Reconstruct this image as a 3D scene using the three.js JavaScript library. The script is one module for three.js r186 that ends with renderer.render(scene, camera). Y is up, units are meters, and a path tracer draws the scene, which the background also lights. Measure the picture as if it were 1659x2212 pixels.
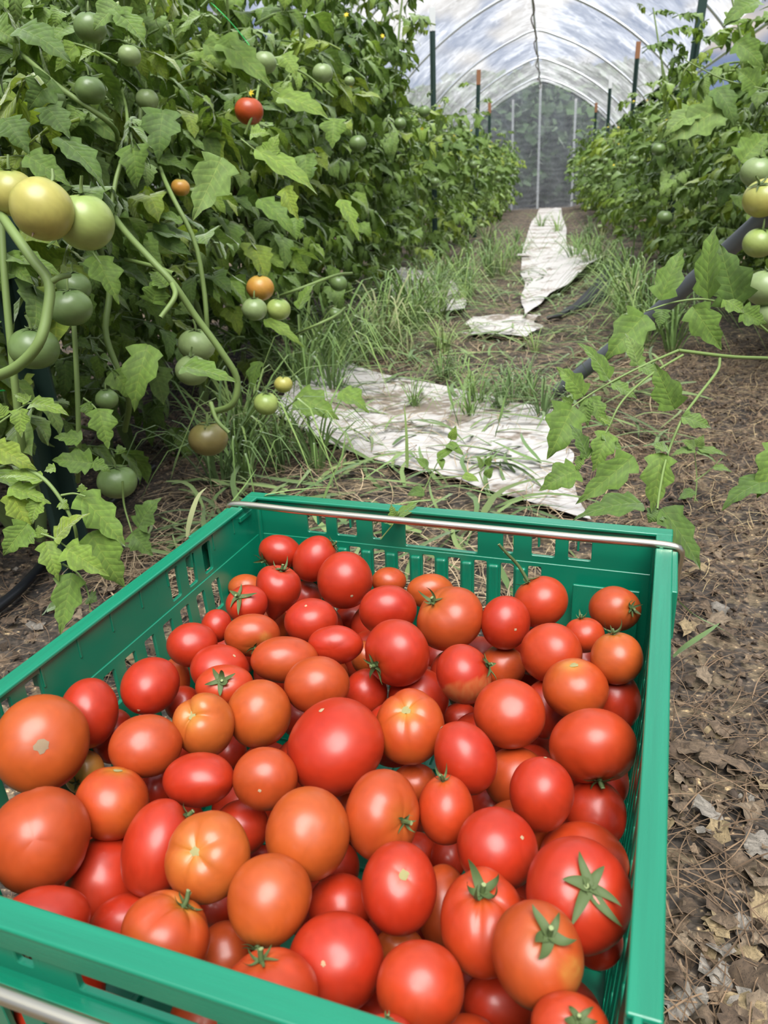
import * as THREE from 'three';
import { mergeGeometries } from 'three/addons/utils/BufferGeometryUtils.js';
import { RoundedBoxGeometry } from 'three/addons/geometries/RoundedBoxGeometry.js';

// ---------------------------------------------------------------- camera, sky, light, exposure
const scene = new THREE.Scene();
const V = (x, y, z) => new THREE.Vector3(x, y, z);
const FPX = 1662, PCX = 829.5, PCY = 1106, EYE = V(0, 0.66, 0);
// The tunnel's long axis runs to a vanishing point at pixel (1185, 385); the phone is rolled by three degrees.
const axisCam = V((1185 - PCX) / FPX, (385 - PCY) / FPX, 1).normalize();          // camera frame: x right, y down, z forward
const rollA = THREE.MathUtils.degToRad(3.0);
const levelCam = V(Math.cos(rollA), -Math.sin(rollA), 0);
const upCam = new THREE.Vector3().crossVectors(axisCam, levelCam).normalize(); if (upCam.y > 0) upCam.negate();
const sideCam = new THREE.Vector3().crossVectors(axisCam, upCam).normalize(); if (sideCam.x < 0) sideCam.negate();
const toWorld = (c) => V(sideCam.dot(c), upCam.dot(c), -axisCam.dot(c));
const camRight = toWorld(V(1, 0, 0)), camUp = toWorld(V(0, -1, 0)), camBack = toWorld(V(0, 0, -1));
const camera = new THREE.PerspectiveCamera(2 * Math.atan(1106 / FPX) * 180 / Math.PI, 1659 / 2212, 0.02, 200);
camera.quaternion.setFromRotationMatrix(new THREE.Matrix4().makeBasis(camRight, camUp, camBack));
camera.position.copy(EYE);
camera.focus = 0.8; camera.userData.fStop = 12;
const ray = (px, py) => toWorld(V((px - PCX) / FPX, (py - PCY) / FPX, 1));
const at = (px, py, depth) => EYE.clone().addScaledVector(ray(px, py), depth);
const onGround = (px, py, y = 0) => { const r = ray(px, py); return EYE.clone().addScaledVector(r, (y - EYE.y) / r.y); };

const renderer = new THREE.WebGLRenderer({ antialias: true });
renderer.toneMapping = THREE.LinearToneMapping;
renderer.toneMappingExposure = 1.9;
renderer.shadowMap.enabled = true;

function rng(seed) { let s = seed | 0; return () => { s = (s + 0x6d2b79f5) | 0; let t = Math.imul(s ^ (s >>> 15), 1 | s); t = (t + Math.imul(t ^ (t >>> 7), 61 | t)) ^ t; return ((t ^ (t >>> 14)) >>> 0) / 4294967296; }; }
const hash3 = (x, y, z) => { let h = Math.imul(x, 374761393) + Math.imul(y, 668265263) + Math.imul(z, 1440670441); h = Math.imul(h ^ (h >>> 13), 1274126177); return ((h ^ (h >>> 16)) >>> 0) / 4294967295; };
function noise3(x, y, z) {
  const ix = Math.floor(x), iy = Math.floor(y), iz = Math.floor(z), f = (t) => t * t * (3 - 2 * t), u = f(x - ix), v = f(y - iy), w = f(z - iz), l = (a, b, t) => a + (b - a) * t;
  const c = (a, b, d) => hash3(ix + a, iy + b, iz + d);
  return l(l(l(c(0, 0, 0), c(1, 0, 0), u), l(c(0, 1, 0), c(1, 1, 0), u), v), l(l(c(0, 0, 1), c(1, 0, 1), u), l(c(0, 1, 1), c(1, 1, 1), u), v), w) * 2 - 1;
}
const fbm = (x, y, z, n = 4) => { let s = 0, a = 0.5; for (let i = 0; i < n; i++) { s += a * noise3(x, y, z); x *= 2.03; y *= 2.03; z *= 2.03; a *= 0.5; } return s; };
const clamp = THREE.MathUtils.clamp, smooth = THREE.MathUtils.smoothstep, lerp = THREE.MathUtils.lerp;

// broken cloud over a summer sky, the same in every direction
function makeSky() {
  const W = 1024, H = 512, d = new Float32Array(W * H * 4);
  for (let j = 0; j < H; j++) {
    const el = ((j + 0.5) / H - 0.5) * Math.PI, y = Math.sin(el), c = Math.cos(el);
    for (let i = 0; i < W; i++) {
      const az = ((i + 0.5) / W - 0.5) * 2 * Math.PI, x = Math.cos(az) * c, z = Math.sin(az) * c, o = (j * W + i) * 4;
      const t = Math.max(0, y), k = 6.5 / (t + 0.3);
      const n = fbm(x * k + 7.3, t * 3, z * k + 2.1, 5), cloud = smooth(n, 0.0, 0.24), thick = smooth(n, 0.12, 0.5);
      const blue = [lerp(0.27, 0.17, Math.pow(t, 0.5)), lerp(0.335, 0.25, Math.pow(t, 0.5)), lerp(0.50, 0.46, Math.pow(t, 0.5))];
      const lit = [0.86 - 0.22 * thick, 0.765 - 0.18 * thick, 0.665 - 0.13 * thick];
      for (let q = 0; q < 3; q++) d[o + q] = y < 0 ? [0.16, 0.16, 0.12][q] : lerp(blue[q], lit[q], cloud);
      d[o + 3] = 1;
    }
  }
  const t = new THREE.DataTexture(d, W, H, THREE.RGBAFormat, THREE.FloatType);
  t.mapping = THREE.EquirectangularReflectionMapping; t.magFilter = t.minFilter = THREE.LinearFilter; t.needsUpdate = true;
  return t;
}
const skyTexture = makeSky();
scene.background = skyTexture; scene.environment = skyTexture;
scene.backgroundIntensity = scene.environmentIntensity = 0.52;
// the sun behind thin cloud and film: a wide soft source high overhead, a little behind the viewer
const sun = new THREE.DirectionalLight(new THREE.Color().setRGB(1, 0.955, 0.89), 6.0);
sun.position.set(1.4, 9, 2.2); sun.target.position.set(0, 0, -2);
sun.castShadow = true; sun.shadow.radius = 84; sun.shadow.mapSize.set(2048, 2048);
Object.assign(sun.shadow.camera, { left: -6, right: 6, top: 14, bottom: -14, near: 0.5, far: 40 });
scene.add(sun, sun.target);

// ---------------------------------------------------------------- naming
const taken = new Map();
function numbered(name) { const n = taken.get(name) ?? 0; taken.set(name, n + 1); return n ? `${name}_${String(n).padStart(3, '0')}` : name; }
function tag(o, label, category, group, kind) {
  o.name = numbered(o.name); if (label) o.userData.label = label; if (category) o.userData.category = category;
  if (group) o.userData.group = group; if (kind) o.userData.kind = kind;
  scene.add(o); return o;
}
const mesh = (name, geo, mat, parent) => { const m = new THREE.Mesh(geo, mat); m.name = name; m.castShadow = m.receiveShadow = true; if (parent) parent.add(m); return m; };
const group = (name, x = 0, y = 0, z = 0, turn = 0) => { const g = new THREE.Group(); g.name = name; g.position.set(x, y, z); g.rotation.y = turn; return g; };
const lin = (r, g, b) => new THREE.Color().setRGB(r, g, b);
const std = (o) => new THREE.MeshStandardMaterial(o), phys = (o) => new THREE.MeshPhysicalMaterial(o);
function paint(w, h, draw, srgb = true) {
  const d = new Uint8Array(w * h * 4);
  for (let j = 0; j < h; j++) for (let i = 0; i < w; i++) { const c = draw(i / w, j / h), o = (j * w + i) * 4; for (let q = 0; q < 3; q++) d[o + q] = clamp(Math.round(c[q] * 255), 0, 255); d[o + 3] = 255; }
  const t = new THREE.DataTexture(d, w, h, THREE.RGBAFormat); t.magFilter = THREE.LinearFilter; t.minFilter = THREE.LinearMipmapLinearFilter; t.generateMipmaps = true;
  t.wrapS = t.wrapT = THREE.RepeatWrapping; if (srgb) t.colorSpace = THREE.SRGBColorSpace; t.needsUpdate = true; return t;
}
// noise that repeats over the unit square
const tiled = (u, v, k, seed, n = 4) => { let s = 0, a = 0.5; for (let i = 0; i < n; i++) { const f = k << i, x = u * f, y = v * f, ix = Math.floor(x), iy = Math.floor(y), g = (t) => t * t * (3 - 2 * t), p = g(x - ix), q = g(y - iy), c = (aa, b) => hash3((ix + aa) % f, (iy + b) % f, seed + i); s += a * (lerp(lerp(c(0, 0), c(1, 0), p), lerp(c(0, 1), c(1, 1), p), q) * 2 - 1); a *= 0.5; } return s; };
function tube(points, r0, r1, sides = 6, segs = 0) {
  const curve = new THREE.CatmullRomCurve3(points), n = segs || Math.max(4, points.length * 4), g = new THREE.TubeGeometry(curve, n, 1, sides, false), p = g.attributes.position, c = new THREE.Vector3();
  for (let i = 0; i <= n; i++) { curve.getPointAt(i / n, c); const r = lerp(r0, r1, i / n); for (let k = 0; k <= sides; k++) { const q = i * (sides + 1) + k; p.setXYZ(q, c.x + (p.getX(q) - c.x) * r, c.y + (p.getY(q) - c.y) * r, c.z + (p.getZ(q) - c.z) * r); } }
  return g;
}
const boxAt = (w, h, d, x, y, z, r = 0.0015) => { const g = new RoundedBoxGeometry(w, h, d, 2, Math.min(r, w / 2.2, h / 2.2, d / 2.2)); g.translate(x, y, z); return g; };

// ---------------------------------------------------------------- the setting: soil floor, film tunnel, end wall
const RIDGE_X = -0.25, END_Z = -20;
function groundHeight(x, z) {
  let h = 0.014 * fbm(x * 2.1, 0.3, z * 2.1, 4) + 0.006 * noise3(x * 9, 1, z * 9);
  h += 0.05 * smooth(x, 0.32, 0.85) + 0.05 * smooth(-x, 0.95, 1.4);
  const crateNear = Math.max(Math.abs(x + 0.15) / 0.45, Math.abs(z + 0.5) / 0.5);
  h = lerp(-0.004, h, smooth(crateNear, 0.8, 1.25));
  return h;
}
const soilMap = paint(1024, 1024, (u, v) => {
  const a = tiled(u, v, 6, 1, 6), b = tiled(u, v, 32, 9, 5), c = tiled(u, v, 128, 21, 3), fleck = c > 0.34 ? (c - 0.34) * 2.2 : 0, straw = b > 0.18 ? 0.12 : 0;
  const k = 0.235 + 0.10 * a + 0.16 * c + 0.07 * b;
  return [k * 1.12 + 0.5 * fleck + straw, k * 0.98 + 0.42 * fleck + straw * 0.85, k * 0.84 + 0.28 * fleck + straw * 0.5];
});
const soilBump = paint(1024, 1024, (u, v) => { const k = 0.5 + 0.35 * tiled(u, v, 24, 5, 5) + 0.3 * tiled(u, v, 128, 21, 3); return [k, k, k]; }, false);
{
  const g = new THREE.PlaneGeometry(6.4, 24, 130, 480); g.rotateX(-Math.PI / 2); g.translate(RIDGE_X, 0, -9);
  const p = g.attributes.position, uv = g.attributes.uv;
  for (let i = 0; i < p.count; i++) { p.setY(i, groundHeight(p.getX(i), p.getZ(i))); uv.setXY(i, p.getX(i) / 0.9, p.getZ(i) / 0.9); }
  g.computeVertexNormals();
  const floor = mesh('floor', g, std({ map: soilMap, bumpMap: soilBump, bumpScale: 0.012, roughness: 0.95, name: 'brown soil and litter' }));
  tag(floor, 'brown soil floor of the growing tunnel strewn with dry litter', 'soil', null, 'structure');
}
{
  const g = new THREE.PlaneGeometry(120, 120, 40, 40); g.rotateX(-Math.PI / 2); g.translate(0, -0.09, -20);
  const t = soilMap.clone(); t.repeat.set(60, 60); t.needsUpdate = true;
  const p = g.attributes.position;
  tag(mesh('ground_outside', g, std({ color: lin(0.25, 0.42, 0.12), map: t, roughness: 1 })), 'rough grassy ground outside the film tunnel', 'ground', null, 'structure');
}
// gothic arch profile, offsets from the ridge line
const ARCH = [[0, 2.66], [0.3, 2.57], [0.62, 2.43], [0.92, 2.26], [1.2, 2.06], [1.46, 1.83], [1.68, 1.57], [1.86, 1.28], [1.99, 0.95], [2.06, 0.6], [2.1, 0.25], [2.11, -0.05]];
const archCurve = new THREE.CatmullRomCurve3([...ARCH.slice(1).reverse().map(([x, y]) => V(-x, y, 0)), ...ARCH.map(([x, y]) => V(x, y, 0))]);
const filmBump = paint(512, 512, (u, v) => { const k = 0.5 + 0.5 * tiled(u, v, 5, 77, 5) + 0.15 * Math.sin((v * 9 + tiled(u, v, 4, 3, 3)) * 6.283); return [k, k, k]; }, false);
filmBump.repeat.set(1, 1);
const filmMilk = paint(512, 512, (u, v) => { const k = 0.66 + 0.4 * tiled(u, v, 5, 13, 5) + 0.1 * tiled(u, v, 40, 31, 3) + 0.18 * Math.max(0, 1 - Math.abs(tiled(u, v, 4, 55, 4)) * 14); return [k, k, k]; }, false);
const filmMat = phys({ color: lin(0.88, 0.92, 0.975), specularIntensity: 0.35, roughness: 0.62, roughnessMap: filmMilk, transmission: 0.9, thickness: 0, ior: 1.45, bumpMap: filmBump, bumpScale: 0.015, side: THREE.DoubleSide, name: 'milky polyethylene film' });
filmMat.roughness = 0.78;
{
  const NU = 60, NV = 220, z0 = 1.6, pos = [], uv = [], idx = [];
  for (let j = 0; j <= NV; j++) for (let i = 0; i <= NU; i++) {
    const s = lerp(0.245, 0.755, i / NU), c = archCurve.getPointAt(s), z = lerp(z0, END_Z, j / NV);
    const bay = ((z - 1.2) / 2.9) - Math.floor((z - 1.2) / 2.9), sag = -0.05 * Math.sin(Math.PI * bay) * (1 - 0.4 * Math.abs(s - 0.5)), w = 0.016 * fbm(c.x * 2 + 3, c.y * 2, z * 1.6, 4);
    const n = V(c.x, c.y - 0.6, 0).normalize();
    pos.push(RIDGE_X + c.x + n.x * (0.03 + sag * 0.5 + w), c.y + n.y * (0.03 + sag * 0.5 + w), z); uv.push(s * 4.5, z / 1.7);
  }
  for (let j = 0; j < NV; j++) for (let i = 0; i < NU; i++) { const a = j * (NU + 1) + i, b = a + NU + 1; idx.push(a, a + 1, b, a + 1, b + 1, b); }
  const g = new THREE.BufferGeometry(); g.setAttribute('position', new THREE.Float32BufferAttribute(pos, 3)); g.setAttribute('uv', new THREE.Float32BufferAttribute(uv, 2)); g.setIndex(idx); g.computeVertexNormals();
  tag(mesh('ceiling', g, filmMat), 'clear milky plastic film stretched over the tunnel hoops', 'plastic film', null, 'structure');
}
{
  const s = new THREE.Shape(); const pts = archCurve.getPoints(60);
  pts.forEach((p, i) => (i ? s.lineTo(p.x, p.y) : s.moveTo(p.x, p.y)));
  // a sheet with hanging folds: grid clipped to the arch
  const NU = 90, NV = 50, pos = [], uv = [], idx = [];
  const top = (x) => { const ax = Math.abs(x); for (let k = 1; k < ARCH.length; k++) if (ax <= ARCH[k][0]) { const [x0, y0] = ARCH[k - 1], [x1, y1] = ARCH[k]; return lerp(y0, y1, (ax - x0) / (x1 - x0)); } return 0; };
  for (let j = 0; j <= NV; j++) for (let i = 0; i <= NU; i++) {
    const x = lerp(-2.1, 2.1, i / NU), y = lerp(-0.05, top(x), j / NV), fold = 0.03 * Math.sin(x * 9 + 2 * noise3(x * 2, y * 0.7, 0)) + 0.02 * noise3(x * 6, y * 1.2, 5);
    pos.push(RIDGE_X + x, y, END_Z + fold); uv.push(x / 1.2, y / 1.2);
  }
  for (let j = 0; j < NV; j++) for (let i = 0; i < NU; i++) { const a = j * (NU + 1) + i, b = a + NU + 1; idx.push(a, a + 1, b, a + 1, b + 1, b); }
  const g = new THREE.BufferGeometry(); g.setAttribute('position', new THREE.Float32BufferAttribute(pos, 3)); g.setAttribute('uv', new THREE.Float32BufferAttribute(uv, 2)); g.setIndex(idx); g.computeVertexNormals();
  const endMat = filmMat.clone(); endMat.name = 'end wall film'; endMat.roughness = 0.8; endMat.transmission = 0.93;
  tag(mesh('wall_back', g, endMat), 'end wall of clear plastic film closing the far end of the tunnel', 'plastic film', null, 'structure');
}
const zinc = std({ color: lin(0.62, 0.64, 0.66), metalness: 0.85, roughness: 0.38, name: 'galvanised steel' });
{
  const pts = archCurve.getPoints(48).map((p) => V(p.x, p.y, 0)), g = tube(pts, 0.017, 0.017, 8, 96);
  for (let k = 0; k < 8; k++) {
    const z = 1.2 - k * 2.9; if (z < END_Z + 0.3) break;
    const o = mesh('hoop', g, zinc); o.position.set(RIDGE_X, 0, z);
    tag(o, k === 7 ? 'galvanised steel tunnel hoop standing by the end wall' : 'galvanised steel tunnel hoop arching under the plastic film', 'hoop', 'steel hoops of the tunnel');
  }
  tag(mesh('ridge_pipe', tube([V(RIDGE_X, 2.6, 1.4), V(RIDGE_X, 2.6, -9), V(RIDGE_X, 2.6, END_Z + 0.1)], 0.016, 0.016, 8, 20), zinc), 'straight steel ridge pipe under the peak of the tunnel', 'pipe');
  for (const [sx, lab] of [[-1, 'long steel side pipe tying the hoops together above the row opposite the grey pipe'], [1, 'long steel side pipe tying the hoops together above the row with the grey pipe']])
    tag(mesh('side_pipe', tube([V(RIDGE_X + sx * 1.66, 1.55, 1.4), V(RIDGE_X + sx * 1.66, 1.55, -9), V(RIDGE_X + sx * 1.66, 1.55, END_Z + 0.1)], 0.014, 0.014, 8, 20), zinc), lab, 'pipe');
}
{ // wooden studs of the end wall
  const wood = std({ color: lin(0.42, 0.40, 0.36), roughness: 0.85 });
  for (const [x, h] of [[-0.85, 2.35], [-0.24, 2.62], [0.55, 2.28]]) {
    const o = mesh('stud', boxAt(0.05, h, 0.06, 0, h / 2, 0), wood); o.position.set(x, 0, END_Z - 0.08);
    tag(o, x < -0.5 ? 'pale upright behind the end wall film on the side away from the grey pipe' : x < 0 ? 'pale upright behind the end wall film under the peak' : 'pale upright behind the end wall film on the side of the grey pipe', 'stud', 'uprights of the end wall');
  }
}
{ // green twine tied to the ridge, hanging along it
  const m = std({ color: lin(0.03, 0.28, 0.14), roughness: 0.7 }), pts = [];
  for (let k = 0; k <= 14; k++) pts.push(V(RIDGE_X + 0.03 * Math.sin(k * 1.7), 2.55 - 0.06 * Math.abs(Math.sin(k * 0.9)), -3 - k * 0.5));
  tag(mesh('twine', tube(pts, 0.008, 0.008, 5, 80), m), 'green twine wound along the ridge pipe', 'twine');
  const pts2 = []; for (let k = 0; k <= 14; k++) pts2.push(V(RIDGE_X + 0.03 * Math.sin(k * 2.1), 2.54 - 0.07 * Math.abs(Math.sin(k * 1.3)), -10 - k * 0.7));
  tag(mesh('twine', tube(pts2, 0.009, 0.009, 5, 80), std({ color: lin(0.12, 0.09, 0.06), roughness: 0.8 })), 'dark brown twine along the far ridge pipe', 'twine');
}
// ---------------------------------------------------------------- trees outside
{
  const r = rng(5), leaf = new THREE.PlaneGeometry(0.5, 0.34, 2, 1); { const p = leaf.attributes.position; for (let i = 0; i < p.count; i++) p.setZ(i, -0.4 * p.getX(i) * p.getX(i)); leaf.computeVertexNormals(); }
  const bark = std({ color: lin(0.09, 0.07, 0.055), roughness: 0.95 });
  const greens = [phys({ color: lin(0.035, 0.075, 0.02), roughness: 1, transmission: 0.25, side: THREE.DoubleSide }), phys({ color: lin(0.05, 0.10, 0.025), roughness: 1, transmission: 0.25, side: THREE.DoubleSide })];
  const spots = [[-6.4, -3.5, 3.2], [-7, -6.5, 3.4], [-6.2, -9.5, 3.0], [-7.5, -13.5, 3.6], [-6, -18, 3.4], [-3.0, -23.4, 3.1], [-1.1, -23.0, 3.0], [0.8, -23.2, 3.2], [2.6, -23.5, 3.1], [5.8, -16, 3.2], [6.2, -10.5, 3.4], [6.8, -5, 3.2], [-0.2, -25, 3.6], [-2.2, -25.2, 3.5], [1.9, -25.3, 3.5]];
  const protos = [0, 1].map((k) => {
    const t = group('tree'), h = 7;
    mesh('trunk', tube([V(0, -0.1, 0), V(0.1, h * 0.3, 0.05), V(-0.05, h * 0.7, 0)], 0.2, 0.08, 8, 12), bark, t);
    const N = 2600, im = new THREE.InstancedMesh(leaf, greens[k], N); im.name = 'foliage'; im.userData.kind = 'stuff'; im.castShadow = im.receiveShadow = true;
    const m = new THREE.Matrix4(), q = new THREE.Quaternion(), e = new THREE.Euler();
    for (let i = 0; i < N; i++) {
      const a = r() * 6.283, yy = Math.pow(r(), 0.85), rad = (2.3 * Math.sqrt(r()) * (0.55 + 0.6 * Math.sin(Math.PI * (0.12 + 0.8 * yy)))) * (0.85 + 0.3 * noise3(Math.cos(a) * 2, yy * 4, Math.sin(a) * 2));
      e.set(r() * 6.3, r() * 6.3, r() * 6.3); q.setFromEuler(e); const s = 0.7 + 0.7 * r();
      m.compose(V(Math.cos(a) * rad, 0.25 + yy * (h - 0.3), Math.sin(a) * rad), q, V(s, s, s)); im.setMatrixAt(i, m);
    }
    t.add(im); return t;
  });
  spots.forEach(([x, z, h], k) => {
    const t = protos[k % 2].clone(); t.name = 'tree'; t.position.set(x, -0.05, z); t.rotation.y = k * 1.3; const s = h / 7; t.scale.set(s * 1.25, s, s * 1.25);
    const side = z < -21.5 ? 'dark leafy tree standing behind the end wall of the tunnel' : x < 0 ? 'dark leafy tree outside the tunnel along the row opposite the grey pipe' : 'dark leafy tree outside the tunnel along the row with the grey pipe';
    tag(t, side, 'tree', 'trees round the tunnel');
  });
}
// ---------------------------------------------------------------- stakes
{
  const dark = std({ color: lin(0.018, 0.045, 0.035), roughness: 0.55, metalness: 0.3 }), pale = std({ color: lin(0.55, 0.56, 0.55), roughness: 0.6 }), rust = std({ color: lin(0.22, 0.10, 0.045), roughness: 0.9 });
  const face = boxAt(0.036, 1, 0.005, 0, 0.5, 0, 0.001), web = boxAt(0.005, 1, 0.03, 0, 0.5, 0.015, 0.001);
  function stake(x, z, h, lean, tip, label, r = 1) {
    const g = group('stake', x, groundHeight(x, z) - 0.05, z, 0.2); g.rotation.z = lean;
    const b = mesh('post', mergeGeometries([face, web]), dark, g); b.scale.set(1.25 * r, h - 0.16, 1.25 * r);
    const studs = []; for (let k = 0; k < Math.floor(h / 0.055) - 4; k++) studs.push(boxAt(0.014, 0.012, 0.012, 0, 0.1 + k * 0.055, -0.008, 0.003));
    mesh('studs', mergeGeometries(studs), dark, g);
    const c = mesh('post_tip', boxAt(0.046 * r, 0.16, 0.01, 0, h - 0.08, 0.003, 0.001), tip === 'rust' ? rust : tip === 'pale' ? pale : dark, g);
    return tag(g, label, 'stake', 'metal stakes along the rows');
  }
  const P = (px, py, x) => { const r = ray(px, py); return EYE.clone().addScaledVector(r, x / r.x); };
  stake(-0.95, -7.0, 1.98, -0.01, 'pale', 'tall dark green metal stake with pale tip, in the row opposite the grey pipe', 1.0);
  stake(0.82, -6.1, 1.68, -0.07, 'dark', 'dark green metal stake without coloured tip, leaning in the row with the grey pipe', 1.25);
  stake(0.86, -9.9, 1.95, -0.02, 'rust', 'dark metal stake with rusty brown tip, in the row with the grey pipe', 1.1);
  stake(0.84, -13.2, 1.98, 0, 'pale', 'dark metal stake with pale tip, in the row with the grey pipe', 1.1);
  stake(-0.92, -10.6, 1.95, -0.03, 'rust', 'dark metal stake with rusty brown tip, in the row opposite the grey pipe', 1.1);
  stake(-0.98, -14.2, 1.9, 0, 'rust', 'dark metal stake far down the row opposite the grey pipe', 1.1);
  stake(0.82, -16.5, 1.9, 0, 'rust', 'dark metal stake far down the row with the grey pipe', 1.1);
  stake(-0.88, -1.2, 1.5, 0.01, 'dark', 'black metal stake behind the pale yellow tomatoes', 1.5);
}

// ---------------------------------------------------------------- green crate
const CW = 0.5, CL = 0.5942, CH = 0.302, YAW = -0.1448, RIM_Y = 0.315;
const crateO = V(-0.4405, RIM_Y, -0.2628), cu = V(Math.cos(YAW), 0, -Math.sin(YAW)), cv = V(-Math.sin(YAW), 0, -Math.cos(YAW));   // near-left rim corner, across, along
const crateC = crateO.clone().addScaledVector(cu, CW / 2).addScaledVector(cv, CL / 2); crateC.y = RIM_Y - CH;
const scuffs = paint(512, 512, (u, v) => { const a = tiled(u, v, 5, 61, 5), b = tiled(u, v, 90, 8, 2), s = b > 0.62 && a > 0.12 ? 0.85 : 1; const k = 0.92 + 0.06 * a; return [k * s, k * s, k * s]; });
const crateMat = phys({ color: lin(0.003, 0.215, 0.115), map: scuffs, roughness: 0.36, roughnessMap: paint(256, 256, (u, v) => { const k = 0.82 + 0.3 * tiled(u, v, 6, 41, 5); return [k, k, k]; }, false), clearcoat: 0.45, clearcoatRoughness: 0.3, name: 'green polypropylene' });
const crate = group('crate', crateC.x, crateC.y, crateC.z, YAW);
tag(crate, 'green slotted plastic harvest crate full of tomatoes, with two metal bail handles', 'crate');
{
  // a panel in the plane (along, height), slots cut out, given thickness; height 0 is the rim
  function panel(a0, a1, y0, y1, slots, t) {
    const s = new THREE.Shape(); s.moveTo(a0, y0); s.lineTo(a1, y0); s.lineTo(a1, y1); s.lineTo(a0, y1); s.closePath();
    for (const [b0, b1, h0, h1] of slots) { const r = Math.min(0.003, (b1 - b0) / 3, (h1 - h0) / 3), h = new THREE.Path(); h.moveTo(b0 + r, h0); h.lineTo(b1 - r, h0); h.quadraticCurveTo(b1, h0, b1, h0 + r); h.lineTo(b1, h1 - r); h.quadraticCurveTo(b1, h1, b1 - r, h1); h.lineTo(b0 + r, h1); h.quadraticCurveTo(b0, h1, b0, h1 - r); h.lineTo(b0, h0 + r); h.quadraticCurveTo(b0, h0, b0 + r, h0); s.holes.push(h); }
    const g = new THREE.ExtrudeGeometry(s, { depth: t, bevelEnabled: true, bevelSize: 0.0006, bevelThickness: 0.0006, bevelSegments: 1, curveSegments: 3 });
    return g;
  }
  const TAPER = 0.05, SPLIT = -0.05;
  // wall: along the local x of a turned frame; inner face looks to +z of that frame
  function wall(name, len, upperSlots, lowerSlots, x, z, turn) {
    const w = new THREE.Group(); w.name = name; w.position.set(x, CH, z); w.rotation.y = turn; crate.add(w);
    const h = len / 2;
    mesh('upper_panel', panel(-h, h, SPLIT - 0.002, -0.001, upperSlots, 0.003), crateMat, w).position.z = 0;
    const lg = panel(-h + 0.001, h - 0.001, -CH + 0.004, SPLIT, lowerSlots, 0.003);
    const bars = len < 0.5 ? lowerSlots.filter((q, i) => i % 2 === 0).slice(0, -1).map(([a, b], i, all) => boxAt(0.0125, CH - 0.06, 0.006, b + 0.0075, (SPLIT - CH) / 2 - 0.002, 0.0045, 0.0028)) : [];
    const m = mesh('lower_panel', mergeGeometries([lg, ...bars].map((g) => { const q = g.index ? g.toNonIndexed() : g; q.deleteAttribute('uv1'); return q; })), crateMat, w);
    m.position.z = 0.0012;
    const sh = m.geometry.attributes.position; for (let i = 0; i < sh.count; i++) { const y = sh.getY(i); if (y < SPLIT) sh.setZ(i, sh.getZ(i) + (SPLIT - y) * TAPER); }
    m.geometry.computeVertexNormals();
    return w;
  }
  const sym = (list, L) => [...list, ...list.map(([a, b, c, d]) => [L - b, L - a, c, d])];
  const shift = (list, h) => list.map(([a, b, c, d]) => [a - h, b - h, c, d]);
  // short end walls: three slots either side of a hand window, a row of long slots below
  const endUp = shift([...sym([[0.080, 0.106, -0.042, -0.017], [0.119, 0.146, -0.042, -0.017], [0.165, 0.178, -0.042, -0.017]], CW), [0.206, 0.294, -0.047, -0.014]], CW / 2);
  const endLo = []; for (let k = 0; k < 9; k++) { const a = 0.103 + k * 0.0310; endLo.push([a, a + 0.016, -0.16, -0.054], [a, a + 0.016, -0.28, -0.172]); }
  const sideUp = shift(sym([[0.124, 0.141, -0.045, -0.009], [0.156, 0.173, -0.045, -0.009], [0.188, 0.205, -0.045, -0.009]], CL), CL / 2);
  const sideLo = []; for (let k = 0; k < 12; k++) { const a = 0.112 + k * 0.0315; sideLo.push([a, a + 0.017, -0.095, -0.058], [a, a + 0.017, -0.19, -0.105], [a, a + 0.017, -0.285, -0.2]); }
  const WALL_IN = 0.0125;
  wall('end_wall', CW - 2 * WALL_IN, endUp, shift(endLo, CW / 2), 0, -CL / 2 + WALL_IN - 0.003, 0);
  wall('end_wall', CW - 2 * WALL_IN, endUp, shift(endLo, CW / 2), 0, CL / 2 - WALL_IN + 0.003, Math.PI);
  wall('side_wall', CL - 2 * WALL_IN, sideUp, shift(sideLo, CL / 2), -CW / 2 + WALL_IN - 0.003, 0, Math.PI / 2);
  wall('side_wall', CL - 2 * WALL_IN, sideUp, shift(sideLo, CL / 2), CW / 2 - WALL_IN + 0.003, 0, -Math.PI / 2);
  // rims: flat top, outer lip hanging down
  const RW = 0.0165, y = CH;
  const flat = (w, d, x, z) => boxAt(w, 0.0042, d, x, y - 0.0021, z, 0.0016), lipX = (d, x, z, h = 0.017) => boxAt(0.0032, h, d, x, y - h / 2, z, 0.0013), lipZ = (w, x, z, h = 0.017) => boxAt(w, h, 0.0032, x, y - h / 2, z, 0.0013);
  for (const s of [-1, 1]) {
    const ze = s * (CL / 2 - RW / 2);
    const ribs = []; for (let k = -5; k <= 5; k++) if (k && Math.abs(k) !== 4) ribs.push(boxAt(0.0025, 0.03, 0.010, [0.060, 0.1125, 0.155, 0.192, 0.0, 0.225][Math.abs(k) % 6] * Math.sign(k), y - 0.016, s * (CL / 2 - 0.008), 0.0008));
    mesh('end_rim', mergeGeometries([flat(CW, RW, 0, ze), lipZ(CW - 0.001, 0, s * (CL / 2 - 0.0019)).translate(0, -0.0006, 0), ...[-1, 1].map((t) => flat(RW, 0.04 - RW + 0.002, t * (CW / 2 - RW / 2 - 0.0003), s * (CL / 2 - 0.02 - RW / 2 + 0.001)).translate(0, -0.0003, 0)), ...[-1, 1].map((t) => lipX(0.0394, t * (CW / 2 - 0.002), s * (CL / 2 - 0.0201)).translate(0, -0.0005, 0)),
      boxAt(CW * 0.9, 0.003, 0.011, 0, y - 0.0515, s * (CL / 2 - 0.006), 0.001), ...ribs]), crateMat, crate);
    const len = CL - 2 * 0.0505;
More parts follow.
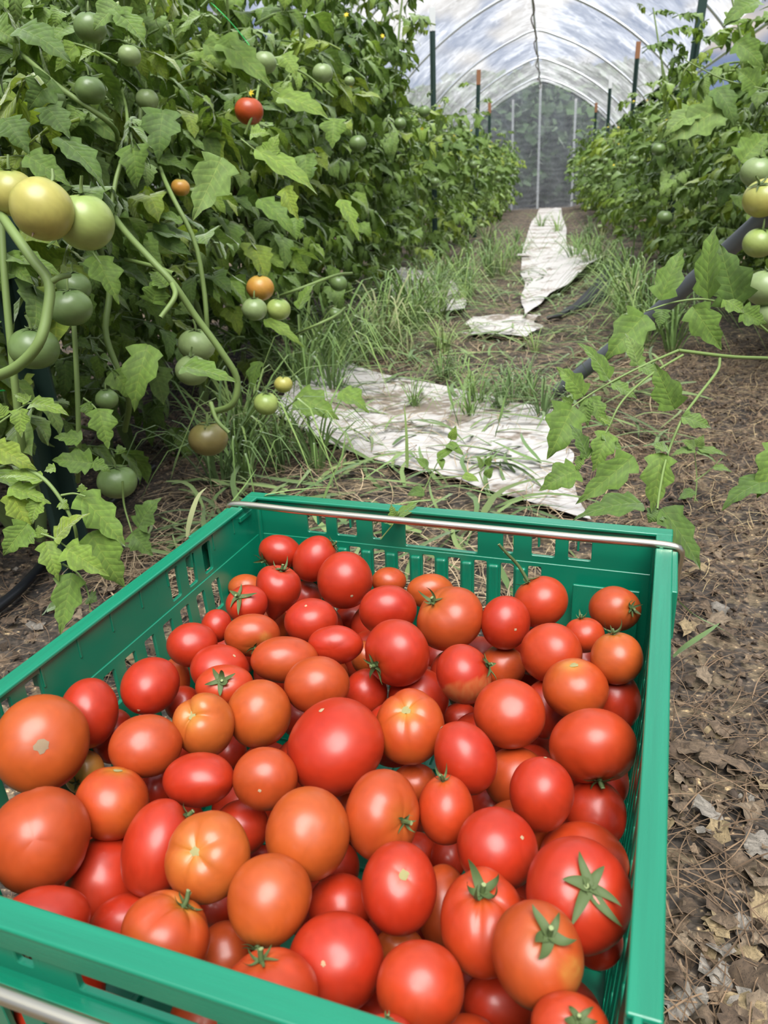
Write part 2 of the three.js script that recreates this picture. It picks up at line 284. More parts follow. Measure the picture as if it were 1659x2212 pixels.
    const sr = []; for (let k = -5; k <= 5; k++) sr.push(boxAt(0.012, 0.024, 0.0025, s * (CW / 2 - 0.008), y - 0.013, k * 0.045, 0.0008));
    mesh('side_rim', mergeGeometries([flat(RW, len, s * (CW / 2 - RW / 2), 0), lipX(len - 0.001, s * (CW / 2 - 0.0019), 0).translate(0, -0.0006, 0), boxAt(0.006, 0.05, 0.085, s * (CW / 2 + 0.002), y - 0.026, -(CL / 2 - 0.095), 0.0016), ...[-1, 1].map((t) => boxAt(RW, 0.006, 0.03, s * (CW / 2 - RW / 2), y - 0.013, t * (CL / 2 - 0.0455), 0.001)), ...sr]), crateMat, crate);
    // corner posts join the walls
    for (const t of [-1, 1]) mesh('corner_post', boxAt(0.012, CH - 0.012, 0.012, s * (CW / 2 - WALL_IN - 0.0005), (CH - 0.012) / 2, t * (CL / 2 - WALL_IN - 0.0005), 0.004), crateMat, crate);
    // raised inner corner pads of the end walls
    for (const t of [-1, 1]) mesh('corner_pad', boxAt(0.07, CH - 0.062, 0.004, t * (CW / 2 - 0.062), (CH - 0.062) / 2, s * (CL / 2 - 0.0305), 0.0015), crateMat, crate);
  }
  const bars = [boxAt(CW - 0.05, 0.004, CL - 0.05, 0, 0.002, 0, 0.001)];
  for (let k = -6; k <= 6; k++) bars.push(boxAt(CW - 0.06, 0.005, 0.006, 0, 0.006, k * 0.04, 0.001));
  for (let k = -5; k <= 5; k++) bars.push(boxAt(0.006, 0.005, CL - 0.06, k * 0.04, 0.006, 0, 0.001));
  mesh('crate_floor', mergeGeometries(bars), crateMat, crate);
  // bail handles
  const bailMat = std({ color: lin(0.70, 0.66, 0.52), metalness: 1, roughness: 0.3, name: 'zinc plated rod' });
  function bail(v, yy, pv, py) {
    const zz = CL / 2 - v, pz = CL / 2 - pv, X = CW / 2 + 0.0065, pts = [];
    const corner = 0.006;
    pts.push(V(-X, CH + py, pz), V(-X, CH + lerp(py, yy, 0.5), lerp(pz, zz, 0.5)), V(-X, CH + yy - corner * 0.5, lerp(pz, zz, 0.94)), V(-X + corner, CH + yy, zz), V(-X * 0.6, CH + yy, zz), V(0, CH + yy, zz), V(X * 0.6, CH + yy, zz), V(X - corner, CH + yy, zz), V(X, CH + yy - corner * 0.5, lerp(pz, zz, 0.94)), V(X, CH + lerp(py, yy, 0.5), lerp(pz, zz, 0.5)), V(X, CH + py, pz));
    mesh('bail_handle', tube(pts, 0.0042, 0.0042, 12, 140), bailMat, crate);
  }
  bail(CL - 0.0455, 0.0005, CL - 0.028, -0.062);
  bail(-0.022, -0.014, 0.028, -0.062);
}

// ---------------------------------------------------------------- tomatoes
const tomatoMat = phys({ vertexColors: true, roughness: 0.4, clearcoat: 0.2, clearcoatRoughness: 0.22, ior: 1.45, name: 'tomato skin' });
const greenPart = phys({ color: lin(0.068, 0.102, 0.028), roughness: 0.7, side: THREE.DoubleSide, name: 'calyx green' });
const stemCut = std({ color: lin(0.24, 0.29, 0.12), roughness: 0.8 });
const scarMat = std({ color: lin(0.27, 0.24, 0.10), roughness: 0.95 }), corkMat = std({ color: lin(0.24, 0.17, 0.10), roughness: 0.95 }), dotMat = std({ color: lin(0.38, 0.25, 0.14), roughness: 0.9 });
const SKINS = {   // [main, shoulder round the stem, how far the shoulder reaches]
  red: [[0.39, 0.02106, 0.00624], [0.4056, 0.0585, 0.00936], 0.35], bright: [[0.4212, 0.0351, 0.0078], [0.468, 0.0936, 0.0156], 0.35],
  orange: [[0.4056, 0.06864, 0.0117], [0.4368, 0.1326, 0.0156], 0.5], rust: [[0.3822, 0.04836, 0.00936], [0.4056, 0.1092, 0.0195], 0.5], yellowtop: [[0.4134, 0.0429, 0.00858], [0.4524, 0.2028, 0.0234], 0.36], pale: [[0.4212, 0.0819, 0.01404], [0.4524, 0.195, 0.0273], 0.45],
  unripe: [[0.34, 0.4, 0.11], [0.17, 0.28, 0.06], 0.9], straw: [[0.44, 0.38, 0.09], [0.27, 0.34, 0.08], 0.8], green: [[0.15, 0.22, 0.07], [0.08, 0.14, 0.04], 0.8], palegreen: [[0.25, 0.32, 0.13], [0.15, 0.23, 0.07], 0.8], turning: [[0.55, 0.23, 0.04], [0.4, 0.36, 0.06], 0.8],
  olive: [[0.21, 0.155, 0.05], [0.15, 0.17, 0.05], 0.8],
};
// unit tomato, stem pole at +y. o: squash, lobes, lobe depth, dimple, tip, heart
function tomatoShape(seed, o, skin) {
  const r = rng(seed * 7919 + 13), NU = 44, NV = 30, pos = [], col = [], uv = [], idx = [], ph = r() * 6.28, [c0, c1, reach] = SKINS[skin], nx = r() * 50, ph2 = r() * 6.28;
  for (let j = 0; j <= NV; j++) {
    const t = Math.PI * j / NV;
    for (let i = 0; i <= NU; i++) {
      const p = 2 * Math.PI * i / NU, st = Math.sin(t), ct = Math.cos(t), dx = Math.cos(p) * st, dz = Math.sin(p) * st;
      let rad = 1 + 0.03 * fbm(dx * 1.3 + nx, ct * 1.3, dz * 1.3, 2);
      rad *= 1 - o.dimple * Math.exp(-((t / 0.33) ** 2));
      rad *= 1 - 0.03 * Math.exp(-(((Math.PI - t) / 0.3) ** 2)) * (o.tip > 0 ? -o.tip * 30 : 1);
      const lobeW = Math.exp(-(((t - 0.55) / 0.55) ** 2)) + 0.25 * st;
      rad *= 1 + o.depth * lobeW * (1.7 * Math.pow(Math.abs(Math.sin((p + ph) * o.lobes / 2)), 0.5) - 1.2 + 0.3 * Math.cos(p + ph2));
      let w = 1; if (o.heart) w = 1 + o.heart * ct * 0.5 - o.heart * 0.35 * Math.max(0, -ct);
      if (o.egg) w = 1 + o.egg * ct * 0.3;
      pos.push(dx * rad * w, ct * rad * o.squash, dz * rad * w); uv.push(i / NU, j / NV);
      const a = Math.exp(-((t / reach) ** 2)) * (0.75 + 0.5 * noise3(dx * 2 + nx, ct * 2, dz * 2)), bl = 0.5 + 0.5 * fbm(dx * 1.1 + nx + 9, ct * 1.1, dz * 1.1, 3), k = clamp(a, 0, 1);
      const mot = 0.93 + 0.14 * fbm(dx * 9 + nx, ct * 9, dz * 9, 2) + 0.10 * fbm(dx * 2.3, ct * 2.3 + nx, dz * 2.3, 2);
      for (let q = 0; q < 3; q++) { const base = lerp(c0[q], lerp(c0[q], c1[q], 0.3), clamp(bl * 1.3 - 0.3, 0, 1)); col.push(lerp(base, c1[q], k) * mot); }
    }
  }
  for (let j = 0; j < NV; j++) for (let i = 0; i < NU; i++) { const a = j * (NU + 1) + i, b = a + NU + 1; if (j) idx.push(a, a + 1, b); if (j < NV - 1) idx.push(a + 1, b + 1, b); }
  const g = new THREE.BufferGeometry(); g.setAttribute('position', new THREE.Float32BufferAttribute(pos, 3)); g.setAttribute('uv', new THREE.Float32BufferAttribute(uv, 2)); g.setAttribute('color', new THREE.Float32BufferAttribute(col, 3)); g.setIndex(idx);
  return g;
}
function seamless(g, NU = 44, NV = 30) {   // normals without a seam
  g.computeVertexNormals(); const n = g.attributes.normal;
  for (let j = 0; j <= NV; j++) { const a = j * (NU + 1), b = a + NU, v = V(n.getX(a) + n.getX(b), n.getY(a) + n.getY(b), n.getZ(a) + n.getZ(b)).normalize(); n.setXYZ(a, v.x, v.y, v.z); n.setXYZ(b, v.x, v.y, v.z); }
  for (const j of [0, NV]) { const v = V(0, 0, 0); for (let i = 0; i < NU; i++) { const q = (j ? j - 1 : 1) * (NU + 1) + i; v.add(V(n.getX(q), n.getY(q), n.getZ(q))); } v.normalize(); for (let i = 0; i <= NU; i++) n.setXYZ(j * (NU + 1) + i, v.x, v.y, v.z); }
  return g;
}
const FORMS = {
  round: { squash: 0.9, lobes: 5, depth: 0.012, dimple: 0.10, tip: 0 }, globe: { squash: 0.97, lobes: 4, depth: 0.008, dimple: 0.08, tip: 0 }, plum: { squash: 1.18, lobes: 3, depth: 0.012, dimple: 0.06, tip: 0.05 },
  ribbed: { squash: 0.84, lobes: 5, depth: 0.06, dimple: 0.16, tip: 0 }, heart: { squash: 1.16, lobes: 3, depth: 0.03, dimple: 0.2, tip: 0.06, heart: 0.75 }, egg: { squash: 1.1, lobes: 3, depth: 0.008, dimple: 0.05, tip: 0.03, egg: -0.3 }, beef: { squash: 0.86, lobes: 6, depth: 0.02, dimple: 0.13, tip: 0 },
  creased: { squash: 1.08, lobes: 3, depth: 0.13, dimple: 0.18, tip: 0 },
};
// calyx: sepals round the stem, growing along +y. size in tomato radii; lift > 0 curls the sepals up
function calyxShape(seed, size, lift, n = 5, wide = 1) {
  const r = rng(seed * 31 + 7), gs = [];
  for (let k = 0; k < n; k++) {
    const a = (k + 0.35 * (r() - 0.5)) / n * 6.283, L = size * (0.75 + 0.5 * r()), W = size * 0.115 * (0.8 + 0.5 * r()) * wide, up = lift * (0.5 + r()), lf = clamp(lift * (0.35 + 1.5 * r()) - 0.05, -0.05, 1.1), curl = 1.2 + 1.6 * r(), side = (r() - 0.5) * 1.1, N = 9, pos = [], idx = [];
    for (let i = 0; i <= N; i++) {
      const s = i / N, w = W * (i === 0 ? 0.8 : Math.pow(1 - s, 0.95) * (1 + 1.1 * s)) + 0.004 * size, th = up * curl * s * s;
      const rr = L * (s - 0.42 * lf * s * s * s), h = -0.16 * L * s * s * (1 - lf) + 0.05 * size + L * lf * 0.9 * s * s + 0.05 * L * Math.sin(s * 5 + k), off = side * s * s * L * 0.6;
      const ca = Math.cos(a), sa = Math.sin(a);
      for (const q of [-1, 0, 1]) { const xx = rr, zz = q * w + off, yy = h + (q ? w * 0.55 : 0); pos.push(xx * ca - zz * sa, yy, xx * sa + zz * ca); }
    }
    for (let i = 0; i < N; i++) for (const q of [0, 1]) { const b = i * 3 + q; idx.push(b, b + 1, b + 3, b + 1, b + 4, b + 3); }
    const g = new THREE.BufferGeometry(); g.setAttribute('position', new THREE.Float32BufferAttribute(pos, 3)); g.setIndex(idx); g.computeVertexNormals(); gs.push(g);
  }
  const disc = new THREE.SphereGeometry(0.17 * size, 10, 5, 0, 6.283, 0, 1.57); disc.scale(1, 0.5, 1); disc.translate(0, 0.01, 0); disc.deleteAttribute('uv'); gs.push(disc);
  return mergeGeometries(gs);
}
function addStem(parent, seed, R, o, pole, axis, group4) {
  const q = new THREE.Quaternion().setFromUnitVectors(V(0, 1, 0), axis), spin = new THREE.Quaternion().setFromAxisAngle(V(0, 1, 0), o.spin ?? seed * 1.7);
  const c = mesh('calyx', calyxShape(seed, o.size ?? 0.62, o.lift ?? 0.35, o.n ?? 5, o.wide ?? 1), greenPart, parent);
  c.scale.setScalar(R); c.position.copy(pole); c.quaternion.copy(q).multiply(spin);
  const L = (o.stem ?? 0.22), b = o.bend ?? 0.05, sr = 0.055;
  const st = mesh('stem', tube([V(0, -0.02, 0), V(0.01, L * 0.4, 0), V(b * 0.6, L * 0.75, 0), V(b, L, 0)], sr * 1.25, sr, 7, 10), greenPart, parent);
  st.scale.setScalar(R); st.position.copy(pole); st.quaternion.copy(c.quaternion);
  const cut = mesh('stem_end', new THREE.CylinderGeometry(sr * 0.98, sr * 1.02, 0.012, 10).translate(b, L, 0), stemCut, parent);
  cut.scale.setScalar(R); cut.position.copy(pole); cut.quaternion.copy(c.quaternion);
  return c;
}
function scarPatch(seed, size, deep) {
  const r = rng(seed), g = new THREE.CircleGeometry(size, 14), p = g.attributes.position; g.rotateX(-Math.PI / 2);
  for (let i = 1; i < p.count; i++) { const k = 0.75 + 0.5 * (i === p.count - 1 ? 0.5 : r()); p.setXYZ(i, p.getX(i) * k, -size * deep, p.getZ(i) * k); }
  p.setY(0, size * 0.12); g.computeVertexNormals(); return g;
}
// Tomatoes of the crate: pixel centre and half sizes, layer (0 top), form, skin, what shows of the stem end or blossom end (pixel), then the calyx, and the words that tell it apart.
const CAL = (x, y, o = {}) => ({ s: [x, y], ...o }), SCAR = (x, y) => ({ s: [x, y], scar: 1 }), DOT = (x, y, big = 0) => ({ d: [x, y], big });
const LIST = [
  [605, 1192, 46, 37, 0, 'round', 'red', CAL(556, 1222, { size: 0.7 }), 'red tomato in the far corner of the crate, dried calyx against the side wall'],
  [680, 1207, 48, 50, 0, 'plum', 'red', CAL(728, 1172, { size: 0.5, lift: 0.2 }), 'upright plum-shaped red tomato leaning on the far corner tomato'],
  [602, 1282, 49, 62, 0, 'heart', 'red', CAL(612, 1224, { size: 0.62, lift: 0.6, stem: 0.3 }), 'heart-shaped red tomato standing on its tip with the calyx up'],
  [745, 1253, 60, 62, 0, 'globe', 'red', DOT(760, 1288), 'large smooth red tomato with star-shaped dot, by the far end wall'],
  [530, 1268, 37, 28, 1, 'round', 'orange', null, 'orange tomato half hidden behind the heart-shaped one'],
  [533, 1305, 45, 42, 0, 'round', 'red', CAL(514, 1287, { size: 0.9, lift: 0.15, stem: 0.3 }), 'small red tomato with star calyx between heart-shaped tomato and side wall'],
  [672, 1342, 58, 50, 0, 'globe', 'red', DOT(660, 1308), 'red tomato with small dimple in front of the heart-shaped one'],
  [840, 1255, 38, 30, 1, 'globe', 'rust', null, 'small rusty orange tomato against the far slotted wall'],
  [838, 1319, 63, 55, 0, 'beef', 'red', null, ''],
  [930, 1277, 51, 38, 1, 'ribbed', 'orange', null, 'pleated orange tomato behind the large one with coiled calyx'],
  [972, 1336, 72, 70, 0, 'beef', 'rust', CAL(930, 1294, { size: 0.42, lift: 0.75, stem: 0.2 }), 'large orange-red tomato with tightly coiled calyx on its shoulder'],
  [1092, 1345, 53, 58, 0, 'round', 'red', DOT(1115, 1361), 'red tomato with tan dot, beside the tomato with the long stem'],
  [1168, 1300, 58, 56, 0, 'round', 'bright', CAL(1136, 1250, { size: 0.5, lift: 0.3, stem: 1.9, bend: -0.35, spin: 1.2 }), 'red tomato with a long curved stem reaching to the rim'],
  [1328, 1315, 55, 49, 0, 'globe', 'rust', CAL(1364, 1312, { size: 0.5, lift: 0.5, n: 6 }), 'dark red tomato alone in the far corner, calyx sideways'],
  [1262, 1372, 43, 38, 0, 'round', 'bright', CAL(1254, 1330, { size: 0.55, lift: 0.8 }), 'small red tomato with curled calyx below the corner tomato'],
  [1332, 1422, 55, 56, 0, 'round', 'orange', CAL(1325, 1362, { size: 0.5, lift: 0.9 }), 'orange-brown tomato with upright calyx beside the bare side wall'],
  [468, 1352, 33, 36, 0, 'egg', 'red', null, ''],
  [415, 1393, 54, 48, 0, 'globe', 'red', null, ''],
  [545, 1372, 60, 46, 0, 'round', 'rust', CAL(552, 1402, { size: 0.4, lift: 0.4 }), 'red tomato with yellow patch and calyx turned down'],
  [725, 1393, 60, 42, 0, 'ribbed', 'red', null, 'wide red tomato with a pale crack line over its top'],
  [615, 1425, 73, 50, 0, 'round', 'rust', null, ''],
  [475, 1445, 63, 53, 0, 'round', 'red', DOT(508, 1416), 'pinkish red tomato with brown dot behind the star-calyx tomato'],
  [858, 1410, 70, 72, 0, 'round', 'red', CAL(808, 1440, { size: 0.55, lift: 0.35, n: 6 }), 'large red tomato with spiky calyx turned to the side'],
  [786, 1420, 28, 36, 1, 'globe', 'orange', null, ''],
  [1002, 1456, 60, 64, 0, 'round', 'red', CAL(1058, 1432, { size: 0.65, lift: 0.25 }), 'red tomato with rough orange-tan scarred underside'],
  [1085, 1440, 50, 46, 1, 'globe', 'rust', null, ''],
  [1190, 1410, 66, 64, 0, 'round', 'bright', null, ''],
  [1243, 1487, 70, 65, 0, 'round', 'yellowtop', SCAR(1240, 1432), 'round red tomato with small yellow stem scar on its top'],
  [1322, 1512, 60, 70, 1, 'round', 'red', null, ''],
  [325, 1481, 62, 61, 0, 'plum', 'red', DOT(306, 1524), 'glossy red plum-shaped tomato pointing down, by the slotted side wall'],
  [378, 1470, 32, 48, 1, 'globe', 'rust', null, ''],
  [193, 1540, 60, 74, 0, 'egg', 'red', null, 'tall red egg-shaped tomato beside the big orange one with corky scar'],
  [485, 1482, 62, 46, 0, 'round', 'bright', CAL(477, 1470, { size: 0.68, lift: 0.6, n: 6, wide: 1.3 }), 'pinkish orange tomato with large upright star calyx'],
  [395, 1520, 38, 38, 1, 'globe', 'red', null, ''],
  [440, 1566, 66, 68, 0, 'creased', 'pale', SCAR(412, 1540), 'pale orange lobed tomato with deep crease and yellow scar'],
  [560, 1541, 69, 72, 0, 'globe', 'orange', null, 'smooth orange globe tomato beside the lobed pale orange one'],
  [685, 1480, 71, 62, 0, 'globe', 'rust', null, ''],
  [790, 1495, 47, 50, 1, 'globe', 'red', null, ''],
  [918, 1480, 38, 42, 2, 'globe', 'red', null, ''],
  [885, 1568, 75, 80, 0, 'ribbed', 'yellowtop', SCAR(874, 1524), 'ribbed orange tomato with golden shoulders and corky stem scar'],
  [725, 1612, 105, 104, 0, 'beef', 'red', DOT(690, 1530), 'biggest glossy red tomato in the middle of the crate'],
  [1100, 1541, 77, 74, 0, 'round', 'bright', null, ''],
  [995, 1552, 40, 34, 2, 'globe', 'red', null, ''],
  [1178, 1532, 47, 62, 1, 'globe', 'red', null, ''],
  [1280, 1611, 92, 79, 0, 'beef', 'bright', CAL(1302, 1700, { size: 0.4, lift: 0.3, n: 6 }), 'large red tomato with calyx hanging below, against the side wall'],
  [1006, 1637, 68, 76, 0, 'plum', 'red', DOT(955, 1576), 'red plum tomato lying with its pointed end up'],
  [90, 1606, 98, 104, 0, 'beef', 'orange', DOT(92, 1611, 1), 'big orange tomato with grey corky blossom scar in its centre'],
  [245, 1590, 45, 58, 1, 'globe', 'red', null, ''],
  [315, 1611, 77, 66, 0, 'beef', 'rust', null, ''],
  [182, 1668, 42, 46, 1, 'round', 'turning', CAL(165, 1690, { size: 0.5, lift: 0.3 }), 'half ripe yellowish tomato below the big orange one'],
  [242, 1735, 77, 76, 0, 'round', 'yellowtop', SCAR(255, 1664), 'red tomato with bright yellow dent at its stem end'],
  [338, 1705, 34, 40, 1, 'globe', 'red', null, ''],
  [429, 1684, 76, 57, 0, 'plum', 'red', null, 'sideways oval red tomato below the pale orange lobed one'],
  [498, 1628, 36, 38, 2, 'globe', 'red', null, ''],
  [573, 1682, 70, 66, 0, 'round', 'rust', DOT(560, 1708), 'rusty red tomato with a fine crack and diamond-shaped scar'],
  [86, 1813, 104, 108, 0, 'creased', 'rust', null, 'large oblong orange-red tomato with deep crease beside the side wall'],
  [228, 1900, 82, 92, 1, 'globe', 'red', null, 'red tomato sunk between larger ones near the near end wall'],
  [340, 1830, 76, 98, 0, 'plum', 'red', CAL(424, 1758, { size: 0.4, lift: 0.3 }), 'tall red plum tomato behind the orange one with pale stem scar'],
  [449, 1850, 91, 93, 0, 'ribbed', 'pale', SCAR(415, 1836), 'orange tomato with pale star-shaped stem scar facing out'],
  [521, 1788, 60, 58, 1, 'globe', 'red', null, ''],
  [565, 1860, 38, 32, 2, 'globe', 'red', null, ''],
  [665, 1800, 91, 96, 0, 'globe', 'orange', null, 'large smooth orange tomato in front of the biggest red one'],
  [826, 1760, 81, 94, 0, 'beef', 'rust', CAL(880, 1776, { size: 0.34, lift: 0.9, n: 7 }), 'orange-red tomato with tightly curled calyx facing sideways'],
  [895, 1692, 50, 42, 1, 'globe', 'rust', null, ''],
  [963, 1748, 60, 72, 0, 'globe', 'bright', CAL(957, 1686, { size: 0.45, lift: 0.85 }), 'small upright orange-red tomato with crown-like calyx'],
  [1115, 1682, 70, 66, 1, 'globe', 'rust', null, ''],
  [1170, 1715, 69, 77, 0, 'egg', 'red', DOT(1178, 1642), 'egg-shaped red tomato with narrow end up'],
  [1285, 1758, 66, 72, 1, 'globe', 'red', null, 'red tomato under the large one with hanging calyx'],
  [1074, 1832, 87, 84, 0, 'round', 'red', DOT(1130, 1806), 'red tomato with faint white scratch marks'],
  [968, 1855, 38, 46, 2, 'globe', 'red', null, ''],
  [1260, 1866, 96, 86, 1, 'beef', 'bright', null, 'large red tomato wedged behind the biggest star-calyx tomato'],
  [1250, 1932, 112, 117, 0, 'beef', 'red', CAL(1276, 1913, { size: 0.66, lift: 0.2, n: 6, wide: 1.4, stem: 0.08 }), 'very large red tomato with flat green star calyx facing out'],
  [583, 1943, 91, 92, 0, 'egg', 'orange', CAL(560, 2034, { size: 0.5, lift: 0.3 }), 'orange egg-shaped tomato with calyx hanging below'],
  [735, 1958, 70, 66, 1, 'globe', 'red', null, ''],
  [862, 1917, 82, 93, 0, 'globe', 'red', SCAR(872, 1892), 'red tomato with round yellow-ringed stem scar facing out'],
  [958, 1958, 58, 84, 1, 'globe', 'rust', null, ''],
  [725, 1872, 52, 54, 2, 'globe', 'red', null, ''],
  [1043, 1989, 92, 108, 0, 'ribbed', 'bright', CAL(1042, 1920, { size: 0.66, lift: 0.9, stem: 0.28, wide: 1.2 }), 'orange-red tomato with looping calyx and cut stem on top'],
  [1161, 2061, 98, 106, 0, 'round', 'rust', CAL(1188, 2020, { size: 0.7, lift: 0.5, stem: 0.3, wide: 1.3 }), 'orange-red tomato with broad spiky calyx, under the flat star one'],
  [1288, 2030, 56, 58, 1, 'globe', 'red', null, ''],
  [92, 1992, 98, 72, 0, 'beef', 'red', null, 'red tomato tucked under the near rim below the creased one'],
  [278, 1996, 80, 62, 1, 'globe', 'red', null, ''],
  [358, 2022, 93, 92, 0, 'ribbed', 'yellowtop', CAL(408, 1956, { size: 0.5, lift: 0.5, stem: 0.35, bend: 0.1 }), 'orange tomato with yellow shoulders and pointed calyx at the near rim'],
  [486, 2062, 62, 66, 1, 'globe', 'rust', null, ''],
  [580, 2152, 108, 92, 0, 'beef', 'bright', CAL(560, 2076, { size: 0.42, lift: 0.7, n: 6, stem: 0.3 }), 'orange-red tomato with folded calyx pressed against the near rim'],
  [726, 2077, 104, 98, 0, 'round', 'red', DOT(697, 2080), 'large bright red tomato with tiny pale dot near the near rim'],
  [862, 2045, 54, 38, 1, 'globe', 'orange', null, ''],
  [908, 2132, 95, 90, 0, 'round', 'bright', null, ''],
  [1078, 2168, 78, 66, 1, 'round', 'red', null, ''],
  [1232, 2222, 84, 70, 0, 'round', 'bright', CAL(1252, 2202, { size: 0.7, lift: 0.45, wide: 1.3 }), 'red tomato with wide curling calyx in the near corner'],
  [1010, 2245, 68, 48, 1, 'globe', 'bright', null, ''],
  [470, 1955, 52, 46, 2, 'globe', 'red', null, ''],
  [762, 1335, 38, 34, 2, 'globe', 'red', null, ''],
  [660, 1290, 36, 36, 2, 'globe', 'red', null, ''],
  [950, 1425, 42, 40, 2, 'globe', 'red', null, ''],
  [835, 2235, 60, 40, 0, 'globe', 'red', CAL(836, 2205, { size: 0.5, lift: 0.4 }), 'red tomato with grey-green calyx deep at the near rim'],
  [1150, 1660, 50, 50, 2, 'globe', 'red', null, ''], [650, 1545, 48, 48, 2, 'globe', 'red', null, ''], [1060, 1745, 50, 50, 2, 'globe', 'red', null, ''], [900, 1850, 50, 50, 2, 'globe', 'red', null, ''],
  [660, 1960, 60, 56, 2, 'globe', 'red', null, ''], [1190, 1800, 52, 52, 2, 'globe', 'red', null, ''], [120, 1930, 60, 56, 2, 'globe', 'red', null, ''], [390, 1780, 52, 52, 2, 'globe', 'red', null, ''], [1100, 1400, 40, 40, 2, 'globe', 'red', null, ''], [1260, 1430, 40, 38, 2, 'globe', 'red', null, ''],
];
const COMMON = { red: 'plain smooth red tomato with no stem or scar in view, in the crate', bright: 'plain orange-red tomato with no stem or scar in view, in the crate', rust: 'plain rusty orange-red tomato with no stem or scar in view, in the crate', orange: 'plain orange tomato with no stem or scar in view, in the crate', gap: 'red tomato showing only in a gap of the pile' };
const MORE = {
  8: 'smooth red tomato between the star-dotted one and the coiled-calyx one',
  16: 'small red egg-shaped tomato touching the slotted side wall',
  17: 'shiny red tomato by the slotted side wall, behind the downward plum tomato',
  20: 'wide rusty red tomato in front of the yellow-patched one',
  23: 'small orange tomato half hidden behind the spiky-calyx one',
  25: 'rusty red tomato half hidden behind the scarred one',
  26: 'orange-red tomato between the long-stemmed one and the yellow-scar one',
  28: 'red tomato under the orange-brown one, against the bare side wall',
  30: 'rusty red tomato behind the downward-pointing plum tomato',
  33: 'small red tomato behind the lobed pale orange one',
  36: 'rusty orange-red globe tomato behind the biggest red one',
  37: 'red tomato half hidden between the biggest one and the spiky-calyx one',
  41: 'large plain orange-red tomato in front of the scarred one',
  43: 'smooth red tomato half hidden behind the yellow-scar one',
  47: 'smooth red tomato half hidden behind the tall egg-shaped one',
  48: 'wide rusty orange-red tomato between the tall egg-shaped and lobed pale ones',
  51: 'red tomato half hidden between the yellow-dented and sideways oval ones',
  59: 'red tomato half hidden behind the orange one with pale star scar',
  63: 'rusty red tomato half hidden behind the crown-calyx one',
  65: 'rusty red tomato half hidden behind the egg-shaped one with narrow end up',
  73: 'red tomato half hidden behind the yellow-ringed scar one',
  75: 'rusty red tomato half hidden behind the looping-calyx one',
  79: 'red tomato under the very large flat star-calyx one',
  81: 'red tomato half hidden at the near rim behind the yellow-shouldered one',
  83: 'brownish red tomato at the near rim under the orange egg-shaped one',
  86: 'small orange tomato half hidden behind the large bright red one',
  87: 'plain orange-red tomato in front of the yellow-ringed scar one',
  88: 'red tomato half hidden under the broad spiky-calyx one',
  90: 'orange-red tomato low at the near rim beside the plain orange-red one',
};
const fruits = LIST.map(([x, y, rx, ry, layer, form, skin, mark, label], k) => {
  const d = ray(x, y), top = RIM_Y - 0.052 - 0.048 * layer;
  const P0 = onGround(x, y, top); const depth = P0.clone().sub(EYE).dot(camBack) * -1;
  return { x, y, rx, ry, layer, form, skin, mark, label: label || MORE[k], d, depth, z0: depth, p: Math.sqrt(rx * ry) * 0.985 / FPX, seed: k + 1 };
});
{ // settle the pile: slide each tomato along its line of sight until none cut into another or into the crate
  const inCrate = (P) => { const q = P.clone().sub(crateO); return [q.dot(cu), q.dot(cv), q.y]; };
  for (const f of fruits) { f.P = EYE.clone().addScaledVector(f.d, f.depth); }
  for (let it = 0; it < 260; it++) {
    for (const f of fruits) { f.P.copy(EYE).addScaledVector(f.d, f.depth); f.r = f.depth * f.p; }
    for (let i = 0; i < fruits.length; i++) for (let j = i + 1; j < fruits.length; j++) {
      const a = fruits[i], b = fruits[j], gap = (a.r + b.r) * 0.955 - a.P.distanceTo(b.P);
      if (gap > 0) { const s = a.depth < b.depth ? 1 : -1, q = Math.min(gap * 0.35, 0.004); a.depth -= s * q * (0.35 + 0.3 * a.layer); b.depth += s * q * (0.35 + 0.3 * b.layer); }
    }
    for (const f of fruits) {
      const [u, v, y] = inCrate(f.P), e = 0.016 + Math.max(0, -y - 0.05) * 0.05;
      if (it < 200) f.depth += (f.z0 - f.depth) * 0.02;
      if (y + f.r > 0.012 && f.layer === 0 && f.y < 1900) f.depth += 0.001;
      if (y - f.r < -CH + 0.012) f.depth -= 0.003;
      if (u > CW - e - f.r * 0.96) f.depth -= 0.0012; if (v > CL - 0.034 - f.r * 0.96) f.depth -= 0.002;
      if (v < 0.016 + f.r * 0.96) f.depth += 0.0012; if (u < 0.016 + f.r * 0.96) f.depth += (f.d.x < 0 ? -0.0008 : 0.0008);
    }
  }
}
{ // more tomatoes fill the crate below; they show in the gaps of the pile
  const rr = rng(99);
  for (let a = 0; a < 900; a++) {
    const u = 0.045 + 0.41 * rr(), v = 0.045 + 0.5 * rr(), r = 0.024 + 0.006 * rr(), y = -0.105 - 0.07 * rr(), P = crateO.clone().addScaledVector(cu, u).addScaledVector(cv, v); P.y = RIM_Y + y;
    if (u > 0.36 && v < 0.13) continue;
    for (const f of fruits) { f.P.copy(EYE).addScaledVector(f.d, f.depth); f.r = f.depth * f.p; }
    if (fruits.some((f) => f.P.distanceTo(P) < (f.r + r) * 0.97)) continue;
    const rel = P.clone().sub(EYE), depth = -rel.dot(camBack), x = PCX + FPX * rel.dot(camRight) / depth, yy = PCY - FPX * rel.dot(camUp) / depth;
    fruits.push({ x, y: yy, rx: r / depth * FPX, ry: r / depth * FPX, layer: 2, form: 'globe', skin: rr() < 0.3 ? 'rust' : 'red', mark: null, label: '', d: rel.divideScalar(depth), depth, z0: depth, p: r / depth, P, r });
  }
}
